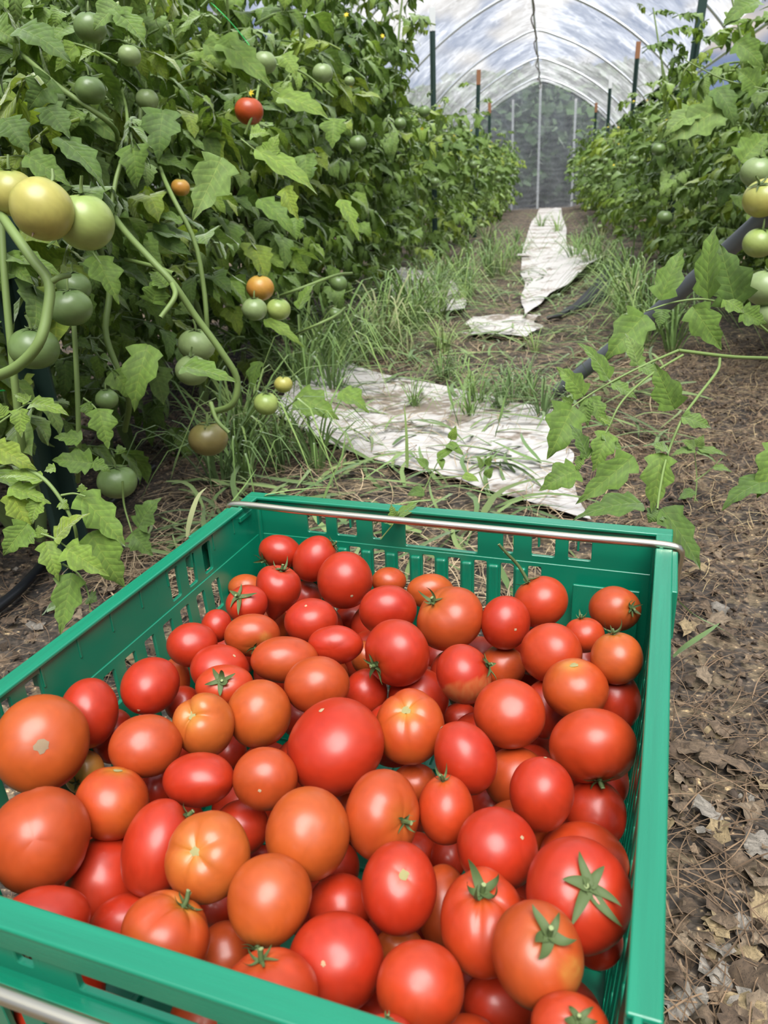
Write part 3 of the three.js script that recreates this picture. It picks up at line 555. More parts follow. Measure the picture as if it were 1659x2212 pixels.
// corky scars and unripe blotches on single tomatoes, in view axes of the unit tomato
const PATCHES = { 24: Object.assign((x, y) => smooth(-0.22 + 0.35 * x + 0.06 * noise3(x * 6, y * 6, 2) - y, 0, 0.04) * 0.8, { g: 0.13 }), 18: Object.assign((x, y, z) => smooth(0.3 - Math.hypot(x - 0.45, y + 0.1), 0, 0.2) * (z > 0 ? 0.6 : 0), { g: 0.2 }), 78: Object.assign((x, y, z) => smooth(0.42 - Math.hypot(x - 0.75, y + 0.25), 0, 0.3) * 0.7, { g: 0.2 }) };
let tomatoReport = [];
fruits.forEach((f, k) => {
  f.P.copy(EYE).addScaledVector(f.d, f.depth); f.r = f.depth * f.p;
  const r = rng(k * 101 + 3), m = f.mark, o = FORMS[f.form];
  let dir;
  if (m) { const [sx, sy] = m.s ?? m.d; let a = (sx - f.x) / f.rx, b = -(sy - f.y) / f.ry; const l = Math.hypot(a, b); if (l > 0.97) { a *= 0.97 / l; b *= 0.97 / l; } dir = V(a, b, Math.sqrt(Math.max(0.02, 1 - a * a - b * b))); if (m.d) dir.negate(); }
  else dir = V(r() - 0.5, (r() - 0.5) * 1.2, -0.9).normalize();
  // orientation in view axes; the view axes at this tomato point along its own line of sight
  const back = EYE.clone().sub(f.P).normalize(), right = new THREE.Vector3().crossVectors(camUp, back).normalize(), up = new THREE.Vector3().crossVectors(back, right);
  const g = tomatoShape(k + 1, o, f.skin); dir.normalize();
  const q = new THREE.Quaternion().setFromUnitVectors(V(0, 1, 0), dir).multiply(new THREE.Quaternion().setFromAxisAngle(V(0, 1, 0), r() * 6.28));
  g.applyQuaternion(q); g.computeBoundingBox(); const bb = g.boundingBox, cx = (bb.max.x + bb.min.x) / 2, cy = (bb.max.y + bb.min.y) / 2, cz = (bb.max.z + bb.min.z) / 2;
  const sx = f.depth * f.rx / FPX / ((bb.max.x - bb.min.x) / 2), sy = f.depth * f.ry / FPX / ((bb.max.y - bb.min.y) / 2), sz = Math.sqrt(sx * sy);
  g.translate(-cx, -cy, -cz);
  const patch = PATCHES[k];
  if (patch) { const A0 = g.attributes.position, C0 = g.attributes.color; for (let i = 0; i < A0.count; i++) { const X = A0.getX(i), Y = A0.getY(i), Z = A0.getZ(i), w = patch(X, Y, Z) ; if (w > 0) { const c = w * (0.75 + 0.5 * noise3(X * 14, Y * 14, Z * 14)); C0.setXYZ(i, lerp(C0.getX(i), 0.42, c), lerp(C0.getY(i), patch.g, c), lerp(C0.getZ(i), 0.04, c)); } } }
  g.scale(sx, sy, sz);
  g.applyMatrix4(new THREE.Matrix4().makeBasis(right, up, back)); seamless(g);
  const t = group('tomato', f.P.x, f.P.y, f.P.z); const skin = mesh('skin', g, tomatoMat, t);
  const A = g.attributes.position, n = g.attributes.normal, NU = 44, NV = 30, R = f.r;
  const axis = V(dir.x * 1, dir.y, dir.z).applyMatrix4(new THREE.Matrix4().makeBasis(right, up, back)).normalize();
  if (m) {
    if (m.s) {
      const pole = V(A.getX(0), A.getY(0), A.getZ(0)), nn = V(n.getX(0), n.getY(0), n.getZ(0)), ax = axis.clone().lerp(nn, 0.5).normalize();
      if (m.scar) { const s = mesh('stem_scar', scarPatch(k + 5, 0.13, 0.1), scarMat, t); s.scale.setScalar(R); s.position.copy(pole).addScaledVector(ax, R * 0.03); s.quaternion.setFromUnitVectors(V(0, 1, 0), ax); }
      else addStem(t, k + 1, R, m, pole.addScaledVector(ax, R * 0.015), ax);
    } else {
      const e = A.count - 1, pole = V(A.getX(e), A.getY(e), A.getZ(e)), nn = V(n.getX(e), n.getY(e), n.getZ(e));
      const s = mesh('blossom_scar', scarPatch(k + 5, m.big ? 0.15 : 0.055, 0.06), m.big ? corkMat : dotMat, t); s.scale.setScalar(R); s.position.copy(pole).addScaledVector(nn, R * 0.012); s.quaternion.setFromUnitVectors(V(0, 1, 0), nn);
    }
  }
  tag(t, f.label || COMMON[f.layer === 2 ? 'gap' : f.skin] || COMMON.red, 'tomato', 'tomatoes in the green crate');
  const w = f.P.clone().sub(crateO); tomatoReport.push([k, w.dot(cu).toFixed(3), w.dot(cv).toFixed(3), w.y.toFixed(3), (f.r * 2000).toFixed(0) + 'mm'].join(' '));
});
if (globalThis.REPORT) console.log(tomatoReport.join('\n'));

// ---------------------------------------------------------------- tomato plants
const leafMap = (() => {
  const W = 256, H = 512, veins = [];
  for (let k = 0; k < 7; k++) { const v0 = 0.08 + k * 0.12; veins.push([v0, 0.34 + 0.05 * (k % 2)]); }
  return paint(W, H, (u, v) => {
    const x = Math.abs(u - 0.5) * 2; let d = x * 0.5 * 1.3;
    for (const [v0, s] of veins) { const yy = v0 + x * s * 0.62 + 0.03 * x * x; d = Math.min(d, Math.abs(v - yy) * 0.8 + 0.004 + 0.012 * x); }
    const vein = Math.exp(-((d / 0.012) ** 2)), cell = tiled(u, v, 12, 3, 4), blot = tiled(u, v, 3, 8, 3), k = 0.80 + 0.14 * cell + 0.10 * blot;
    return [k * 0.93 + 0.17 * vein, k + 0.10 * vein, k * 0.82 + 0.12 * vein];
  });
})();
const leafBump = (() => paint(256, 512, (u, v) => {
  const x = Math.abs(u - 0.5) * 2; let d = x * 0.65;
  for (let k = 0; k < 7; k++) { const yy = 0.08 + k * 0.12 + x * (0.34 + 0.05 * (k % 2)) * 0.62 + 0.03 * x * x; d = Math.min(d, Math.abs(v - yy) * 0.8); }
  const k = 0.25 + 0.75 * Math.min(1, d / 0.045) ** 0.6 + 0.08 * tiled(u, v, 24, 5, 3); return [k * 0.8, k * 0.8, k * 0.8];
}, false))();
const leafMat = (r, g, b, t = 0.34, rough = 1) => phys({ color: lin(r, g, b), map: leafMap, bumpMap: leafBump, bumpScale: 0.0011, roughness: rough, transmission: t, thickness: 0, ior: 1.4, clearcoat: 0.22, clearcoatRoughness: 0.42, side: THREE.DoubleSide, name: 'tomato leaf' });
const LEAF = [leafMat(0.216, 0.328, 0.0586), leafMat(0.281, 0.409, 0.0756, 0.4), leafMat(0.162, 0.258, 0.0548), leafMat(0.372, 0.504, 0.0851, 0.45), leafMat(0.248, 0.358, 0.0945), leafMat(0.443, 0.534, 0.0709, 0.47), leafMat(0.302, 0.409, 0.123)];
const dryLeafMat = phys({ color: lin(0.17, 0.10, 0.055), map: leafMap, bumpMap: leafBump, bumpScale: 0.004, roughness: 0.95, side: THREE.DoubleSide, name: 'withered leaf' });
const stemMat = phys({ color: lin(0.15, 0.215, 0.06), roughness: 0.6, sheen: 0.3, sheenColor: lin(0.5, 0.55, 0.4), name: 'tomato stem' });
const stemMat2 = phys({ color: lin(0.155, 0.225, 0.06), roughness: 0.6, name: 'pale stem' });

// A leaflet from the origin along +z, upper face to +y; NS stations, fold lifts the edges, curl bends the tip down.
function leaflet(len, wid, o = {}) {
  const NS = o.ns ?? 8, NA = o.na ?? 2, r = rng(o.seed ?? 1), fold = o.fold ?? 0.25, curl = o.curl ?? 0.5, teeth = o.teeth ?? 0.22, pos = [], uv = [], idx = [], twist = o.twist ?? 0, bend = o.bend ?? 0, ph = r() * 6.28, wob = o.wob ?? 0.05;
  let y = 0, z = 0, x = 0, a = o.rise ?? 0, yaw = 0;
  for (let i = 0; i <= NS; i++) {
    const s = i / NS; if (i) { const ds = len / NS; z += ds * Math.cos(a) * Math.cos(yaw); y += ds * Math.sin(a); x += ds * Math.sin(yaw); a -= curl * 1.5 / NS * (0.4 + 1.2 * s); yaw += bend / NS; }
    const body = Math.pow(Math.sin(Math.PI * Math.pow(clamp(s, 0.002, 0.999), 0.62)), 0.85) * (1 - 0.25 * s);
    for (let k = -NA; k <= NA; k++) {
      const q = k / NA, saw = NS > 5 ? ((s * 3.3 + 0.25) % 1) * 2 - 1 : (i % 2 ? 1 : -0.9), tooth = i === 0 || i === NS ? 1 : 1 + teeth * 1.15 * (saw + 0.5 * (r() - 0.5)) * Math.abs(q), w = wid * 0.5 * body * tooth;
      const across = q * w, tw = twist * s, lift = fold * Math.abs(across) * (1 - 0.5 * Math.abs(q)) + wob * wid * Math.sin(s * 9 + ph + (q > 0 ? 1.3 : 0)) * Math.abs(q);
      pos.push(x + across * Math.cos(tw) - lift * Math.sin(tw), y + lift * Math.cos(tw) * Math.cos(a) + across * Math.sin(tw), z + lift * -Math.sin(a) * 0.6 - Math.abs(q) * w * 0.15); uv.push(0.5 + q * 0.5 * Math.min(1, body * 1.1), s);
    }
  }
  const C = 2 * NA + 1;
  for (let i = 0; i < NS; i++) for (let k = 0; k < C - 1; k++) { const b = i * C + k; idx.push(b, b + C, b + 1, b + 1, b + C, b + C + 1); }
  const g = new THREE.BufferGeometry(); g.setAttribute('position', new THREE.Float32BufferAttribute(pos, 3)); g.setAttribute('uv', new THREE.Float32BufferAttribute(uv, 2)); g.setIndex(idx); g.computeVertexNormals(); return g;
}
// A compound leaf about one unit long from the origin along +z: stalk, end leaflet, pairs of side leaflets.
function compoundLeaf(seed, detail) {
  const r = rng(seed * 977 + 5), gs = [], ns = detail === 2 ? 9 : detail === 1 ? 7 : 4, na = detail === 0 ? 1 : 2, sag = 0.25 + 0.5 * r(), sway = (r() - 0.5) * 0.3;
  const C = (s) => V(sway * s * s, 0.18 * s - sag * s * s, s * (1 - 0.12 * s));
  const put = (s, side, len, wid) => {
    const g = leaflet(len, wid, { ns, na, seed: Math.floor(r() * 1e6), fold: 0.15 + 0.4 * r(), curl: 0.3 + 0.9 * r(), twist: (r() - 0.5) * 0.9, bend: (r() - 0.5) * 0.6, wob: 0.03 + 0.05 * r() });
    const p = C(s), t = C(Math.min(1, s + 0.05)).sub(C(s - 0.05)).normalize(), e = new THREE.Euler(-Math.asin(t.y) + (side ? 0.15 + 0.5 * r() : 0), 0, 0, 'YXZ');
    g.applyMatrix4(new THREE.Matrix4().makeRotationFromEuler(new THREE.Euler(e.x, side * (0.85 + 0.35 * r()), (r() - 0.5) * 0.9 - side * 0.25, 'YXZ'))); g.translate(p.x, p.y, p.z); gs.push(g);
  };
  put(0.68, 0, 0.42, 0.27 + 0.06 * r());
  for (const [s, k] of [[0.66, 0.33], [0.42, 0.34], ...(detail ? [[0.22, 0.22]] : [])]) for (const side of [-1, 1]) put(s + 0.04 * (r() - 0.5), side, k * (0.85 + 0.3 * r()), k * (0.52 + 0.12 * r()));
  if (detail) for (const s of [0.54, 0.32]) put(s, r() > 0.5 ? 1 : -1, 0.10, 0.07);
  const st = tube([C(-0.02), C(0.25), C(0.5), C(0.72)], 0.018, 0.008, detail ? 4 : 3, detail ? 6 : 3); gs.push(st);
  const g = mergeGeometries(gs.map((q) => { const n = q.index ? q.toNonIndexed() : q; return n; })); return g;
}
const LEAVES = [0, 1, 2].map((d) => Array.from({ length: d === 2 ? 10 : 8 }, (_, k) => compoundLeaf(k + 1 + d * 50, d)));
const vineTomatoGeo = {}; 
const calyxGeo = [calyxShape(401, 0.6, 0.15), calyxShape(402, 0.55, 0.3)];
function vineTomato(parent, P, r, skin, form = 'round', axis = V(0, 1, 0), label, seed = 1) {
  const key = skin + form + (seed % 3); if (!vineTomatoGeo[key]) vineTomatoGeo[key] = seamless(tomatoShape(900 + seed % 3, FORMS[form], skin));
  const m = mesh('tomato', vineTomatoGeo[key], tomatoMat, parent); m.position.copy(P); m.scale.setScalar(r); m.quaternion.setFromUnitVectors(V(0, 1, 0), axis.clone().normalize()); m.rotateY(seed * 2.1);
  if (label) m.userData.label = label;
  const c = mesh('calyx', calyxGeo[seed % 2], greenPart, m); c.position.set(0, FORMS[form].squash * (1 - FORMS[form].dimple) + 0.01, 0);
  mesh('stalk', tube([V(0, 0, 0), V(0.02, 0.3, 0), V(0.12, 0.62, 0.05)], 0.07, 0.05, 6, 8), stemMat, c);
  return m;
}
// one plant of a row. side -1: path lies towards +x
function tomatoPlant(o) {
  const r = rng(o.seed * 733 + 11), g = group('tomato_plant', o.x, groundHeight(o.x, o.z), o.z), far = o.detail === 0;
  const nStem = far ? 3 : 4, curves = [];
  for (let k = 0; k < nStem; k++) {
    const h = o.h * (0.8 + 0.35 * r()), ax = (r() - 0.5) * o.wx * 1.5, az = (r() - 0.5) * o.wz * 1.5, pts = [V((r() - 0.5) * 0.08, -0.02, (r() - 0.5) * 0.08)];
    for (let i = 1; i <= 5; i++) { const s = i / 5; pts.push(V(ax * s * (0.7 + 0.3 * s) + (r() - 0.5) * 0.09, h * s * (1 - 0.12 * s * r()), az * s + (r() - 0.5) * 0.09)); }
    curves.push(new THREE.CatmullRomCurve3(pts)); mesh('stem', tube(pts, 0.010 + 0.004 * r(), 0.004, far ? 4 : 6, far ? 10 : 20), stemMat, g);
  }
  const e = new THREE.Euler(), list = LEAVES[o.detail];
  for (let k = 0; k < o.n; k++) {
    const c = curves[k % nStem], s = 0.1 + 0.9 * Math.pow(r(), 0.8), p = c.getPointAt(Math.min(0.999, s)), az = k * 2.39996 + r() * 0.8;
    p.x += (r() - 0.5) * o.wx * 0.7; p.z += (r() - 0.5) * o.wz * 0.7; p.y += (r() - 0.4) * 0.1;
    const L = (o.leaf ?? 0.21) * (0.6 + 0.7 * r()) * (s > 0.92 ? 0.6 : 1), pitch = -0.15 + 0.9 * (r() - 0.45) , dir = V(Math.sin(az) * Math.cos(pitch), 0, Math.cos(az) * Math.cos(pitch));
    const X = o.x + p.x + dir.x * L, Z = o.z + p.z + dir.z * L;
    if (o.keep && !o.keep(X, p.y, Z, o.x + p.x, o.z + p.z)) continue;
    const m = mesh('leaf', list[Math.floor(r() * list.length)], LEAF[Math.min(LEAF.length - 1, Math.floor(Math.pow(r(), 1.05) * LEAF.length))], g);
    m.position.copy(p); m.scale.setScalar(L); e.set(pitch, az, (r() - 0.5) * 0.7, 'YXZ'); m.quaternion.setFromEuler(e);
    if (p.y < L * 0.9 && pitch > 0.2) m.position.y += 0.1;
  }
  for (let k = 0; k < (o.fruit ?? 0); k++) {
    const a = r() * 6.28, y = o.h * (0.15 + 0.6 * r()), P = V(o.face * (o.wx * 0.55 + 0.05 * r()), y, (r() - 0.5) * o.wz), rr = 0.02 + 0.017 * r();
    vineTomato(g, P, rr, ['green', 'palegreen', 'green', 'unripe', far && r() < 0.35 ? 'turning' : 'palegreen'][k % 5], 'round', V((r() - 0.5) * 0.6, 1, (r() - 0.5) * 0.6), null, Math.floor(r() * 9));
  }
  for (let k = 0; k < (o.flowers ?? 0); k++) flower(g, V(o.face * o.wx * 0.5 * r(), o.h * (0.6 + 0.4 * r()), (r() - 0.5) * o.wz), r);
  for (let k = 0; k < (o.dry ?? 0); k++) { const c = curves[k % nStem], p = c.getPointAt(0.15 + 0.5 * r()); const m = mesh('withered_leaf', LEAVES[1][k % 8], dryLeafMat, g); m.position.copy(p); m.scale.set(0.05, 0.11, 0.12); e.set(1.2, r() * 6, r(), 'YXZ'); m.quaternion.setFromEuler(e); }
  return g;
}
const petalMat = phys({ color: lin(0.75, 0.55, 0.03), roughness: 0.7, side: THREE.DoubleSide });
const flowerGeo = mergeGeometries(Array.from({ length: 6 }, (_, k) => { const g = leaflet(1, 0.4, { ns: 3, na: 1, curl: 0.8, teeth: 0 }); g.rotateX(-0.3); g.rotateY(k * 1.047); return g; }));
function flower(g, p, r) { const m = mesh('flower', flowerGeo, petalMat, g); m.position.copy(p); m.scale.setScalar(0.013); m.rotation.set(1 + r(), r() * 6, r()); }

const LEFT = 'tomato plants in the row opposite the grey pipe', RIGHT = 'tomato plants in the row with the grey pipe';
const leftPlants = [], rightPlants = [];
const nearLeftKeep = (X, y, Z, bx, bz) => X < lerp(-0.72, -0.62, smooth(Z, -1.8, -1.0)) - 0.14 * (y < 0.35 ? 1 : 0) && Z < -0.86 && bz < -0.95 && X > -2.2;
[[-1.08, -1.32, 1.22, 230], [-1.15, -1.85, 1.2, 230], [-1.1, -2.4, 1.25, 240], [-1.12, -2.95, 1.5, 260], [-1.1, -3.5, 1.68, 270], [-1.08, -4.1, 1.85, 280], [-1.05, -4.75, 1.95, 290]].forEach(([x, z, h, n], k) => {
  const p = tomatoPlant({ seed: 20 + k, x, z, h, n, wx: 0.62, wz: 0.6, detail: k < 3 ? 2 : 1, face: 1, fruit: k < 2 ? 0 : 1, dry: 4, flowers: k > 1 ? 3 : 0, leaf: k < 2 ? 0.23 : 0.25, keep: nearLeftKeep });
  leftPlants.push(p);
  const words = ['leafy tomato plant with pale yellow and green tomatoes beside the black stake', 'tomato plant with thick bare stems just past the pale yellow tomatoes', 'leafy tomato plant with an orange tomato high up, opposite the grey pipe', 'bushy tomato plant at the corner of the near white ground sheet', 'tall tomato plant just past the near white ground sheet', 'tall dense tomato plant two before the pale-tipped stake', 'tallest tomato plant, next to the pale-tipped stake'];
  tag(p, words[k], 'tomato plant', LEFT);
});
const rightKeep = (X, y, Z) => X > 0.46 && X < 2.0;
[[1.0, -2.35, 1.1, 150], [1.02, -2.95, 1.15, 210], [0.98, -3.55, 1.2, 220], [0.95, -4.15, 1.22, 220], [0.93, -4.8, 1.25, 220]].forEach(([x, z, h, n], k) => {
  const keep = k === 0 ? (X, y, Z, bx) => X > 0.6 && y > 0.3 && bx > 0.62 && Z < -1.75 : k === 1 ? (X, y, Z, bx) => X > 0.52 && (y > 0.22 || X > 0.72) : rightKeep;
  const p = tomatoPlant({ seed: 60 + k, x, z, h, n, wx: 0.66, wz: 0.6, detail: k < 2 ? 2 : 1, face: -1, fruit: k ? 1 : 0, dry: 2, flowers: k ? 2 : 0, leaf: 0.21, keep });
  rightPlants.push(p);
  const words = ['tomato plant holding pale green and yellow tomatoes over the grey pipe', 'tomato plant behind the raised end of the grey pipe', 'bushy tomato plant beside the folded black and white sheet', 'bushy tomato plant just past the folded black and white sheet', 'bushy tomato plant close before the leaning dark green stake'];
  tag(p, words[k], 'tomato plant', RIGHT);
});
{ // the rest of both rows, far down the tunnel
  const protos = [0, 1, 2, 3].map((k) => tomatoPlant({ seed: 90 + k, x: 0, z: 0, h: 1.25 + 0.12 * k % 0.3, n: 150, wx: 0.74, wz: 1.05, detail: k < 2 ? 0 : 0, face: k % 2 ? -1 : 1, fruit: 1 + k % 2, flowers: 3, leaf: 0.27 }));
  let used = 0;
  for (const [side, x0, label, grp] of [[-1, -1.08, 'leafy tomato plant far down the row opposite the grey pipe', LEFT], [1, 0.92, 'leafy tomato plant far down the row with the grey pipe', RIGHT]])
    for (let k = 0; k < 15; k++) {
      const p = protos[(k + (side > 0 ? 1 : 0)) % 4].clone(); p.name = 'tomato_plant'; const z = -5.6 - k * 0.95;
      p.position.set(x0 + 0.06 * Math.sin(k * 2.3 + side), groundHeight(x0, z), z); p.rotation.y = (k % 2 ? Math.PI : 0) + 0.2 * Math.sin(k * 1.9); p.scale.set(side > 0 ? 1 : 1.02, (side > 0 ? 0.95 : 1.05) * (0.94 + 0.12 * Math.abs(Math.sin(k * 3.1))), 1);
      tag(p, label, 'tomato plant', grp);
    }
}
// ---- parts of the nearest plants placed one by one: leaflets given by base and tip
function placeLeaflet(parent, b, t, w, mat, seed, o = {}) {
  const len = b.distanceTo(t), fwd = t.clone().sub(b).normalize(), mid = b.clone().lerp(t, 0.5), view = EYE.clone().sub(mid).normalize();
  let n = V(0, 0.75, 0).addScaledVector(view, 0.85).normalize(); n.addScaledVector(fwd, -n.dot(fwd)).normalize(); n.applyAxisAngle(fwd, o.roll ?? ((seed * 0.618) % 1 - 0.5) * 0.9);
  const side = new THREE.Vector3().crossVectors(n, fwd), curl = o.curl ?? 0.25 + 0.4 * ((seed * 0.37) % 1);
  const g = leaflet(len * 1.04, w, { ns: 12, na: 3, seed, fold: o.fold ?? 0.28, curl, rise: curl * 0.62, teeth: o.teeth ?? 0.26, wob: 0.05, twist: ((seed * 0.77) % 1 - 0.5) * 0.4 });
  const m = mesh('leaflet', g, LEAF[mat], parent), pw = new THREE.Vector3(); parent.getWorldPosition(pw);
  m.quaternion.setFromRotationMatrix(new THREE.Matrix4().makeBasis(side, n, fwd)); m.position.copy(b).sub(pw); return m;
}
function stalk(name, parent, pts, r0, r1, mat = stemMat2) { const pw = new THREE.Vector3(); parent.getWorldPosition(pw); return mesh(name, tube(pts.map((p) => p.clone().sub(pw)), r0 * 0.72, r1 * 0.72, 7, pts.length * 6), mat, parent); }
const PX = (a, z) => at(a[0], a[1], a[2] ?? z);
function heroLeaf(parent, z, stem, leaflets, r0 = 0.0028, seed0 = 1) {
  const g = new THREE.Group(); g.name = 'leaf'; parent.add(g); g.updateWorldMatrix(true, false);
  if (stem) stalk('leaf_stalk', g, stem.map((a) => PX(a, z)), r0, r0 * 0.6);
  leaflets.forEach(([bx, by, tx, ty, w, mat = 0, dz = 0, o], k) => { const b = at(bx, by, z + dz * 0.5), t = at(tx, ty, z + dz); placeLeaflet(g, b, t, w * 1.25 * z / FPX, mat, seed0 * 17 + k + 1, o ?? {}); });
  return g;
}
for (const p of [...leftPlants, ...rightPlants]) p.updateMatrixWorld(true);
{ // the sprawling shoot that reaches over the crate's far corner
  const p = rightPlants[0];
  stalk('shoot', p, [V(0.98, 0.42, -2.2), PX([1700, 778, 1.6]), PX([1659, 774, 1.35]), PX([1570, 770, 1.2]), PX([1465, 757, 1.15])], 0.006, 0.0038);
  heroLeaf(p, 1.12, [[1465, 757, 1.15], [1400, 785], [1330, 820], [1270, 855], [1232, 882]], [[1236, 878, 1183, 990, 74, 0, -0.03], [1315, 820, 1248, 743, 40, 0], [1260, 855, 1200, 792, 42, 1], [1266, 860, 1270, 922, 30, 4], [1276, 858, 1306, 922, 34, 0], [1322, 828, 1374, 862, 30, 4], [1378, 790, 1349, 720, 38, 6], [1380, 790, 1424, 818, 26, 4], [1236, 872, 1212, 858, 18, 1]], 0.003, 3);
  heroLeaf(p, 1.25, [[1659, 717, 1.32], [1605, 675, 1.28], [1525, 647], [1460, 652], [1395, 672]], [[1392, 680, 1303, 783, 66, 0], [1496, 662, 1557, 754, 58, 0], [1430, 668, 1424, 708, 30, 2], [1530, 645, 1551, 488, 50, 0], [1425, 648, 1474, 540, 50, 0], [1590, 660, 1556, 530, 78, 2], [1600, 672, 1655, 700, 40, 0], [1562, 645, 1608, 678, 40, 1]], 0.003, 5);
  heroLeaf(p, 1.0, [[1555, 775, 1.18], [1550, 800, 1.12], [1505, 860, 1.05], [1470, 912], [1442, 982], [1425, 1060, 0.95], [1420, 1100, 0.92]], [[1457, 884, 1414, 786, 54, 0], [1472, 900, 1536, 926, 30, 4], [1428, 978, 1408, 1104, 56, 1], [1368, 985, 1245, 1088, 56, 0], [1388, 1087, 1238, 1128, 54, 2, -0.02], [1430, 1098, 1508, 1228, 62, 2], [1445, 975, 1405, 962, 26, 4], [1425, 1105, 1400, 1130, 40, 2]], 0.0032, 7);
  heroLeaf(p, 1.04, [[1475, 767, 1.15], [1420, 800, 1.12], [1375, 835, 1.08], [1335, 880], [1310, 932], [1270, 990]], [[1312, 932, 1279, 1020, 44, 1], [1270, 990, 1230, 916, 32, 2], [1250, 1015, 1164, 1062, 56, 0], [1300, 935, 1345, 985, 30, 4], [1256, 985, 1248, 1020, 18, 1], [1322, 915, 1290, 900, 16, 3]], 0.0028, 9);
  // leaf at the frame's edge
  heroLeaf(p, 1.05, [[1700, 980], [1670, 1010], [1650, 1040]], [[1690, 960, 1635, 1075, 66, 1], [1680, 1030, 1560, 1105, 60, 2]], 0.003, 11);
  const tom = (px, py, R, skin, depth, label, seed, ax) => vineTomato(p, at(px, py, depth).sub(p.position), R * depth / FPX, skin, 'round', ax ?? V(0.1, 1, 0.1), label, seed);
  tom(1635, 372, 34, 'palegreen', 1.75, 'pale green tomato', 1); tom(1648, 428, 42, 'straw', 1.68, 'yellow ripening tomato', 2, V(-0.4, 0.8, 0.5)); tom(1640, 525, 34, 'unripe', 1.7, 'yellow-green tomato', 4); tom(1654, 622, 42, 'palegreen', 1.6, 'pale green tomato', 3); tom(1662, 680, 36, 'palegreen', 1.62, 'pale green tomato', 5);
  heroLeaf(p, 1.9, [[1700, 200], [1640, 190], [1560, 170], [1480, 130]], [[1640, 190, 1590, 150, 50, 0], [1600, 40, 1565, 60, 60, 1], [1500, 240, 1432, 300, 46, 6], [1555, 235, 1440, 310, 62, 6], [1590, 90, 1650, 150, 46, 0], [1545, 190, 1585, 275, 44, 2], [1600, 350, 1655, 290, 60, 1], [1640, 0, 1560, 60, 46, 0]], 0.003, 13);
}
{ // near plant by the black stake
  const p = leftPlants[0], tom = (px, py, R, skin, depth, label, seed, form = 'round', ax) => vineTomato(p, at(px, py, depth).sub(p.position), R * depth / FPX, skin, form, ax ?? V(0.1, 1, 0.05), label, seed);
  tom(28, 418, 50, 'straw', 1.04, 'yellow tomato behind the other two', 1, 'globe'); const tipped = tom(91, 452, 66, 'straw', 0.95, 'round yellow-green tomato with a dark tip', 2, 'globe', V(0.1, 0.75, -0.65)); const tip = mesh('blossom_tip', new THREE.ConeGeometry(0.05, 0.16, 7).rotateX(Math.PI), corkMat, tipped); tip.position.set(0, -1.0, 0); tom(184, 480, 61, 'unripe', 1.0, 'pale green tomato with a light sheen', 3, 'globe');
  tom(152, 664, 46, 'green', 1.15, 'shiny green tomato', 4, 'beef'); tom(74, 752, 52, 'green', 1.12, null, 5, 'beef'); tom(160, 620, 36, 'green', 1.25, null, 6); tom(231, 862, 24, 'green', 1.3, null, 7); tom(253, 1040, 42, 'green', 1.33, 'green tomato near the soil', 8, 'beef');
  tom(195, 195, 32, 'green', 1.3, null, 2); tom(115, 215, 26, 'green', 1.35, null, 3); tom(195, 60, 34, 'green', 1.2, null, 4); tom(280, 120, 24, 'palegreen', 1.4, null, 5);
  stalk('stem', p, [at(-40, 400, 1.1), at(20, 490, 1.02), at(70, 560, 1.0), at(106, 610, 1.0), at(102, 680, 1.0), at(85, 740, 1.0), at(40, 790, 1.02), at(-30, 820, 1.06)], 0.0085, 0.0105);
  stalk('stem', p, [at(106, 612, 1.0), at(125, 600, 1.0), at(150, 594, 1.02)], 0.006, 0.005);
  stalk('stem', p, [at(0, 430, 1.15), at(10, 600, 1.15), at(40, 900, 1.2), at(60, 1050, 1.3)], 0.007, 0.009);
  stalk('stem', p, [at(140, 560, 1.5), at(155, 640, 1.22), at(165, 800, 1.22), at(170, 950, 1.25), at(168, 1040, 1.4)], 0.005, 0.006);
  stalk('shoot', p, [at(-30, 985, 1.0), at(40, 1005, 0.98), at(95, 1035, 0.97), at(132, 1080, 0.97), at(160, 1135, 0.98), at(168, 1180, 1.0)], 0.004, 0.003);
  heroLeaf(p, 0.97, [[95, 1035], [60, 1058], [30, 1056]], [[-15, 962, 80, 1016, 46, 5, 0, { roll: 0.3 }], [92, 1038, 0, 1034, 38, 3], [20, 1052, 108, 1088, 40, 3], [24, 1066, 60, 1158, 52, 5], [84, 1078, 72, 1132, 36, 3], [120, 1010, 96, 1018, 20, 3], [130, 1085, 150, 1100, 22, 3]], 0.0025, 21);
  heroLeaf(p, 0.97, [[132, 1070], [160, 1066], [185, 1072]], [[170, 1068, 268, 1180, 68, 1, 0.02], [195, 1150, 268, 1268, 76, 1, 0.03], [178, 1062, 176, 1044, 18, 3]], 0.0022, 23);
  heroLeaf(p, 0.95, [[80, 1150], [115, 1162], [145, 1182]], [[118, 1165, 194, 1110, 46, 5], [142, 1184, 238, 1246, 52, 3, -0.02], [98, 1170, 126, 1254, 42, 3], [60, 1130, 8, 1200, 50, 1], [70, 1145, 45, 1185, 40, 1], [92, 1160, 82, 1135, 24, 3]], 0.0022, 25);
  heroLeaf(p, 0.97, [[135, 1218], [170, 1240], [190, 1280], [195, 1320]], [[156, 1238, 132, 1366, 56, 0, -0.02, { roll: 0.1, curl: 0.15 }], [150, 1300, 92, 1330, 46, 2, 0.03], [190, 1290, 210, 1300, 30, 2]], 0.002, 27);
  heroLeaf(p, 1.05, [[-10, 920], [25, 895], [60, 872], [70, 870]], [[64, 873, 150, 902, 40, 3, 0, { curl: 0.7 }], [44, 882, 48, 944, 36, 3], [62, 868, 30, 852, 24, 3], [10, 900, -10, 870, 30, 3]], 0.0024, 29);
